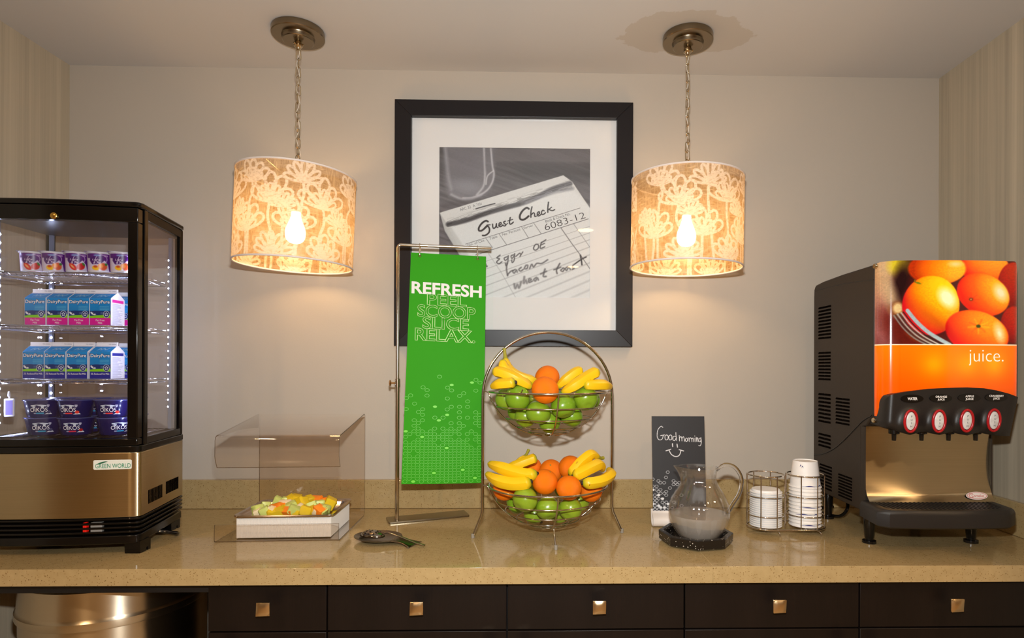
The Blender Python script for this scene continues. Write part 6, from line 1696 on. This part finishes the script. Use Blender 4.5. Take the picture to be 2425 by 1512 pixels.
# ---------------------------------------------------------------- milk cartons
CPR = M('carton_print', attr=True, rough=.35); CW = M('carton_white', (232, 232, 236), .4); CWT = M('carton_text_white', (240, 240, 244), .4); CNV = M('carton_navy', (16, 30, 92), .4)
hw, hh = .0279, .0735
def carton(kind):
    t = thing('milk_carton', 'x', 'milk carton', (0, 0, 0))
    mb = MB(); mb.box(-hw, hw, -hw, hw, 0.0003, hh)
    mb.add([(-hw, -hw, hh), (hw, -hw, hh), (hw, hw, hh), (-hw, hw, hh), (-hw, -.0012, hh + .018), (hw, -.0012, hh + .018), (hw, .0012, hh + .018), (-hw, .0012, hh + .018)],
           [(0, 1, 5, 4), (2, 3, 7, 6), (1, 2, 6, 5), (3, 0, 4, 7)])
    mb.box(-hw, hw, -.0014, .0014, hh + .0165, hh + .027)
    bd_ = mb.build('carton_body', CW, t, smooth=None, world=False)
    c = Canvas(0, 368, 0, 430, 74, 88, (0, 132, 204))
    c.a = c.a * (1.06 - .22 * (c.Y / 430))[..., None]
    acc = (214, 22, 150) if kind else (24, 34, 140)
    for k in range(3): c.rect(175, 340, 128 + k * 24, 138 + k * 24, (150, 200, 225), .55, 6)
    c.rect(0, 368, 205, 300, (8, 44, 110)); c.curve([(0, 215), (120, 205), (250, 214), (368, 206)], 10, (8, 44, 110))
    c.poly([(0, 285), (120, 275), (240, 270), (368, 262), (368, 318), (0, 318)], (128, 204, 24)); c.rect(0, 368, 316, 430, acc)
    c.el(62, 252, 46, 16, (236, 236, 240), rot=16, soft=8); c.el(25, 228, 16, 10, (226, 226, 232), soft=6); c.el(70, 245, 14, 7, (20, 20, 40), soft=6)
    c.el(292, 258, 56, 56, (228, 232, 240)); c.el(292, 258, 50, 50, (14, 40, 106))
    for a in range(0, 360, 72): c.el(292 + 22 * math.sin(R(a)), 258 - 22 * math.cos(R(a)), 10, 10, (226, 230, 240), soft=4)
    c.rect(190, 240, 228, 236, (150, 170, 200), .6); c.rect(190, 235, 244, 252, (150, 170, 200), .6)
    fr = c.mesh('front_print', CPR, bd_, lambda u, v: (-hw + .0006 + (2 * hw - .0012) * u, np.full_like(u, -hw - .0003), hh - (hh - .0006) * v), world=False)
    c2 = Canvas(0, 368, 0, 80, 60, 16, (0, 138, 214)); c2.rect(0, 368, 0, 12, acc if kind else (20, 60, 170)); c2.curve([(100, 58), (140, 34), (160, 56), (200, 36), (240, 54), (290, 30)], 10, (170, 196, 224), soft=6)
    c2.mesh('slope_print', CPR, bd_, lambda u, v: (-hw + .0006 + (2 * hw - .0012) * u, -hw * v - .0014 * (1 - v) - .0004, hh + .0172 * (1 - v) + .0003), world=False)
    c3 = Canvas(0, 100, 0, 180, 40, 72, (228, 228, 236)); c3.rect(8, 92, 6, 26, acc)
    rr = random.Random(3)
    for k in range(24): c3.rect(10, 10 + rr.uniform(35, 80), 34 + k * 6, 36.5 + k * 6, (110, 110, 140), .7, 2)
    c3.mesh('side_print', CPR, bd_, lambda u, v: (np.full_like(u, hw + .0003), -hw + .0008 + (2 * hw - .0016) * u, hh - (hh - .0006) * v), world=False)
    fz = lambda y: hh - hh * y / 430
    def tx(body, w, h, cx, cy, mat, off, bold=0.0, nm='carton_name'):
        v, f = text_geo(body, w / 368 * 2 * hw, h / 430 * hh, bold=bold)
        MB().add([(-hw + cx / 368 * 2 * hw + p[0], -hw - off, fz(cy) + p[1]) for p in v], f).build(nm, mat, bd_, smooth=None, world=False)
    tx('DairyPure', 346, 86, 184, 66, CNV, .0006, .050, 'name_outline'); tx('DairyPure', 330, 70, 184, 66, CWT, .0010, .012)  # navy outline printed behind the white name
    if kind: tx('Fat Free\nMilk', 150, 74, 184, 372, CWT, .0007, 0, 'carton_words')
    else: tx('2% Reduced Fat Milk', 320, 30, 184, 350, CWT, .0007, 0, 'carton_words')
    v, f = text_geo('TO OPEN', .020, .0028); MB().add([(.014 + p[0], -.0017, hh + .0215 + p[1]) for p in v], f).build('ridge_words', CNV, bd_, smooth=None, world=False)
    return t
def place_row(px_left, py, y0, zs, proto, labs, group):
    first = True
    for (px, yy), lab in zip(px_left, labs):
        q = unproj_y(px, py, yy - hw); o = proto if first else dup(proto); first = False
        o['label'] = lab; o['group'] = group; o.location = (q.x, yy, zs); o.rotation_euler = (0, 0, R(random.Random(int(px)).uniform(-1.5, 3.0)))
ORD = ['leftmost', 'second from left', 'third from left', 'rightmost']
pk = carton(True)
place_row([(83, -.462), (135, -.463), (187, -.462), (237, -.461)] + [(127, -.398), (180, -.398), (232, -.396), (284, -.394)], 740, 0, SHZ[1] + .0032, pk,
          ['%s front milk carton with pink band on the middle fridge shelf' % k for k in ORD] + ['%s pink banded milk carton in the back row of the middle shelf' % k for k in ORD], 'pink banded fat free milk cartons')
bl = carton(False)
place_row([(78, -.464), (130, -.463), (182, -.462), (237, -.460)] + [(122, -.397), (176, -.397), (230, -.395), (290, -.393)], 860, 0, SHZ[2] + .0032, bl,
          ['%s front milk carton with dark blue band on the lowest wire shelf' % k for k in ORD] + ['%s blue banded milk carton in the back row of the lowest shelf' % k for k in ORD], 'blue banded reduced fat milk cartons')

# ---------------------------------------------------------------- yogurt cups
def wrapmesh(v, f, r_of_z, z0, ang0, lift):
    out = []
    for p in v:
        z = z0 + p[1]; r = r_of_z(z) + lift; a = ang0 + p[0] / r; out.append((r * math.cos(a), r * math.sin(a), z))
    return out, f
FOIL = M('foil_lid', (206, 204, 214), .25, metal=.7); PWH = M('pot_white', (230, 226, 232), .4)
def fit_cup(straw):
    t = thing('yogurt_cup', 'x', 'yogurt cup'); r0, r1, h = .0262, .0290, .0545
    rz = lambda z: r0 + (r1 - r0) * z / h
    bd_ = MB().lathe([(0, .0004), (r0 - .002, .0004), (r0, .003), (r1, h - .003), (r1 + .0025, h - .002), (r1 + .0025, h)], 36).build('pot', PWH, t, world=False, smooth=40)
    MB().prism(rounded(-.0325, .0325, -.0325, .0325, .010, 4), h, h + .0009).build('foil_lid', FOIL, t, world=False, smooth=None)
    c = Canvas(-100, 100, 0, 56, 110, 46, (208, 198, 218))
    c.poly([(-62, -2), (100, -2), (100, 60), (58, 60), (48, 36), (30, 22), (-62, 14)], (88, 16, 118), 2)
    c.poly([(-42, 10), (18, 8), (26, 22), (10, 34), (-30, 36), (-44, 24)], (70, 20, 104), 3); c.el(14, 18, 26, 14, (206, 196, 220), ring=1.4)
    c.el(-6, 6, 16, 3.2, (120, 140, 190), soft=2); c.rect(26, 44, 3, 9, (196, 170, 206), .7, 2); c.rect(-98, -66, 0, 56, (120, 60, 150), .4)
    for k in range(8): c.rect(-94, -70, 4 + 6 * k, 6 + 6 * k, (90, 40, 120), .5)
    if straw:
        c.el(-16, 44, 20, 9, (206, 30, 26), rot=24, soft=3); c.el(-18, 43, 12, 3.5, (236, 170, 110), rot=30, soft=3); c.el(22, 42, 19, 11, (196, 20, 24), rot=-10, soft=3); c.el(34, 34, 8, 4, (60, 120, 40), rot=30, soft=2)
    else:
        c.el(22, 42, 20, 12, (214, 84, 40), soft=4); c.el(10, 40, 12, 7, (240, 150, 50), soft=4); c.el(-14, 48, 17, 7, (246, 190, 20), rot=6, soft=3); c.el(-14, 43, 10, 4, (200, 80, 30), soft=3); c.el(36, 34, 7, 4, (60, 120, 50), soft=2)
    def mp(u, v):
        a = R(-90) + R(200) * (u - .5); z = .0505 - .046 * v; r = r0 + (r1 - r0) * z / h + .0004; return r * np.cos(a), r * np.sin(a), z
    c.mesh('label', CPR, bd_, mp, world=False)
    for body, w, zz_, da in (('Light', .019, .0330, -6), ('& Fit', .017, .0262, -4)):
        v, f = text_geo(body, w, .0066, shear=.25); vs_, f = wrapmesh(v, f, rz, zz_, R(-90 + da * 1.6), .0009); MB().add(vs_, f).build('label_words', M('label_pale', (222, 206, 228), .4), bd_, smooth=None, world=False)
    return t
fs_, fp_ = fit_cup(True), fit_cup(False)
nm5 = ['leftmost', 'second', 'third', 'fourth', 'rightmost']; seen_ = {True: False, False: False}
for k, px in enumerate((79, 130, 185, 237, 290)):
    straw = k in (0, 2); src = fs_ if straw else fp_
    o = src if not seen_[straw] else dup(src); seen_[straw] = True
    q = unproj_y(px, 625, -.468); o.location = (q.x, -.468, SHZ[0] + .003); o.rotation_euler = (0, 0, R(28))
    o['label'] = ('%s small purple yogurt cup on the top shelf, showing %s' % (nm5[k] if k in (0, 4) else nm5[k] + ' from left', 'strawberries' if straw else 'peaches')); o['group'] = 'small purple yogurt cups'
back = [(110, -.400), (165, -.400), (216, -.399), (300, -.398)]
for k, (px, yy) in enumerate(back):
    o = dup(fs_ if k % 2 else fp_); q = unproj_y(px, 630, yy); o.location = (q.x, yy, SHZ[0] + .003); o.rotation_euler = (0, 0, R(35))
    o['label'] = '%s small yogurt cup in the back row of the top shelf' % ORD[k]; o['group'] = 'small purple yogurt cups'

NAVY = M('oikos_navy', (13, 16, 84), .25, coat=.2)
def oik(kind):
    t = thing('greek_yogurt_cup', 'x', 'yogurt cup'); r0, r1, h = .0350, .0425, .0485
    rz = lambda z: r0 + (r1 - r0) * z / h
    bd_ = MB().lathe([(0, .0004), (r0 - .003, .0004), (r0, .003), (r1, h - .003)], 40).build('pot', NAVY, t, world=False, smooth=40)
    MB().lathe([(r1, h - .0032), (r1 + .0026, h - .0026), (r1 + .0030, h - .0006), (r1 + .0022, h), (0, h + .0003)], 40).build('foil_lid', M('navy_foil', (96, 104, 170), .22, metal=.6), t, world=False, smooth=40)
    def wr(nm, mat, v, f, z0, da, lift=.0006):
        vs_, f = wrapmesh(v, f, rz, z0, R(-90) + da / r1, lift); MB().add(vs_, f).build(nm, mat, bd_, smooth=None, world=False)
    v, f = text_geo('OIKOS', .0385, .0110, bold=.006); wr('cup_name', CWT, v, f, .0215, -.003)
    roof = np.array([(-.017, .0), (-.018, .0035), (-.006, .0050), (.006, .0050), (.017, .0030), (.016, .0), (.012, .0005), (.011, -.004), (.006, -.004), (.005, .0010), (-.006, .0010), (-.008, -.0045), (-.013, -.0045), (-.0135, .0005)]); roof = np.c_[roof, np.zeros(len(roof))]
    wr('temple_mark', M('temple_grey', (196, 206, 220), .4), roof, [(0, 1, 2, 9, 13), (2, 3, 8, 9) if False else (2, 3, 9), (3, 8, 9) if False else (3, 4, 5, 6, 9), (6, 7, 8, 9), (9, 10, 11, 12) if False else (10, 11, 12, 13), (9, 10, 13)], .0305, -.003)
    tag = {'blueberry': (40, 150, 190), 'strawberry': (230, 60, 60), 'cherry': (210, 40, 70)}[kind]; blob = {'blueberry': (70, 72, 110), 'strawberry': (220, 44, 30), 'cherry': (170, 14, 30)}[kind]
    rc = lambda w, hgt: (np.array([(-w / 2 + w * k / 6, s * hgt / 2, 0) for s in (-1, 1) for k in range(7)]), [(k, k + 1, 8 + k, 7 + k) for k in range(6)])
    v, f = rc(.0165, .0036); wr('flavour_tag', M('tag_' + kind, tag, .4), v, f, .0118, .0)
    v, f = rc(.0055, .0032); wr('size_tag', M('tag_grey', (150, 152, 180), .4), v, f, .0118, -.0125)
    doll = np.array([(-.0085, 0, 0), (.0085, 0, 0), (.006, .003, 0), (.002, .0048, 0), (-.004, .0028, 0)]); wr('yogurt_mark', CWT, doll, [(0, 1, 2, 3, 4)], .0088, .0205)
    el_ = np.array([(.0048 * math.cos(a), .0042 * math.sin(a), 0) for a in [2 * PI * k / 12 for k in range(12)]]); wr('fruit_mark', M('berry_' + kind, blob, .35), el_, [tuple(range(12))], .0150, .0210, .0008)
    sh_ = np.array([(-.0030, .0035, 0), (.0030, .0035, 0), (.0030, -.001, 0), (0, -.0042, 0), (-.0030, -.001, 0)]); wr('shield_mark', M('shield_grey', (176, 176, 200), .4), sh_, [(0, 1, 2, 3, 4)], .0320, .0185)
    return t
OK = {k: oik(k) for k in ('blueberry', 'strawberry', 'cherry')}; us_ = set()
lv = [zfl, zfl + .0490]
for kind, px, yy, l_, ro, lab in (
        ('blueberry', 84, -.452, 0, 30, 'bottom left navy yogurt cup at the front of the fridge floor'), ('cherry', 162, -.452, 0, 22, 'bottom middle navy yogurt cup at the front of the fridge floor'),
        ('blueberry', 255, -.448, 0, 52, 'bottom right navy yogurt cup at the front of the fridge floor, turned'), ('blueberry', 81, -.454, 1, 28, 'upper left navy yogurt cup at the front of the fridge floor'),
        ('strawberry', 160, -.454, 1, 12, 'upper middle navy yogurt cup at the front of the fridge floor'), ('strawberry', 250, -.450, 1, 20, 'upper right navy yogurt cup at the front of the fridge floor'),
        ('strawberry', 128, -.358, 0, 35, 'bottom left navy yogurt cup in the back row of the fridge'), ('blueberry', 208, -.358, 0, 28, 'bottom middle navy yogurt cup in the back row of the fridge'),
        ('cherry', 292, -.356, 0, 12, 'bottom right navy yogurt cup in the back row of the fridge'), ('strawberry', 128, -.358, 1, 35, 'upper left navy yogurt cup in the back row of the fridge'),
        ('blueberry', 206, -.358, 1, 26, 'upper middle navy yogurt cup in the back row of the fridge'), ('strawberry', 290, -.356, 1, 18, 'upper right navy yogurt cup in the back row of the fridge')):
    src = OK[kind]; o = src if kind not in us_ else dup(src); us_.add(kind)
    q = unproj_y(px, 1010, yy - .03); o.location = (q.x, yy, lv[l_]); o.rotation_euler = (0, 0, R(ro)); o['label'] = lab; o['group'] = 'navy yogurt cups on the fridge floor'
# thermometer
q = unproj_y(22, 958, -.47)
t = thing('fridge_thermometer', 'white hanging thermometer tag inside the fridge at the left', 'thermometer', q, R(35))
MB().box(-.011, .011, -.005, .005, -.034, .016).build('case', CW, t, world=False, smooth=None, bevel=.003)
MB().box(-.0075, .0075, -.0056, -.0048, -.029, .011).build('scale', M('thermo_scale', (120, 110, 180), .4), t, world=False, smooth=None)
MB().tube([(0, 0, .015), (0, 0, .030), (0, -.008, .034), (0, -.014, .030), (0, -.014, .022)], .0022, 6).build('hook', CW, t, world=False)
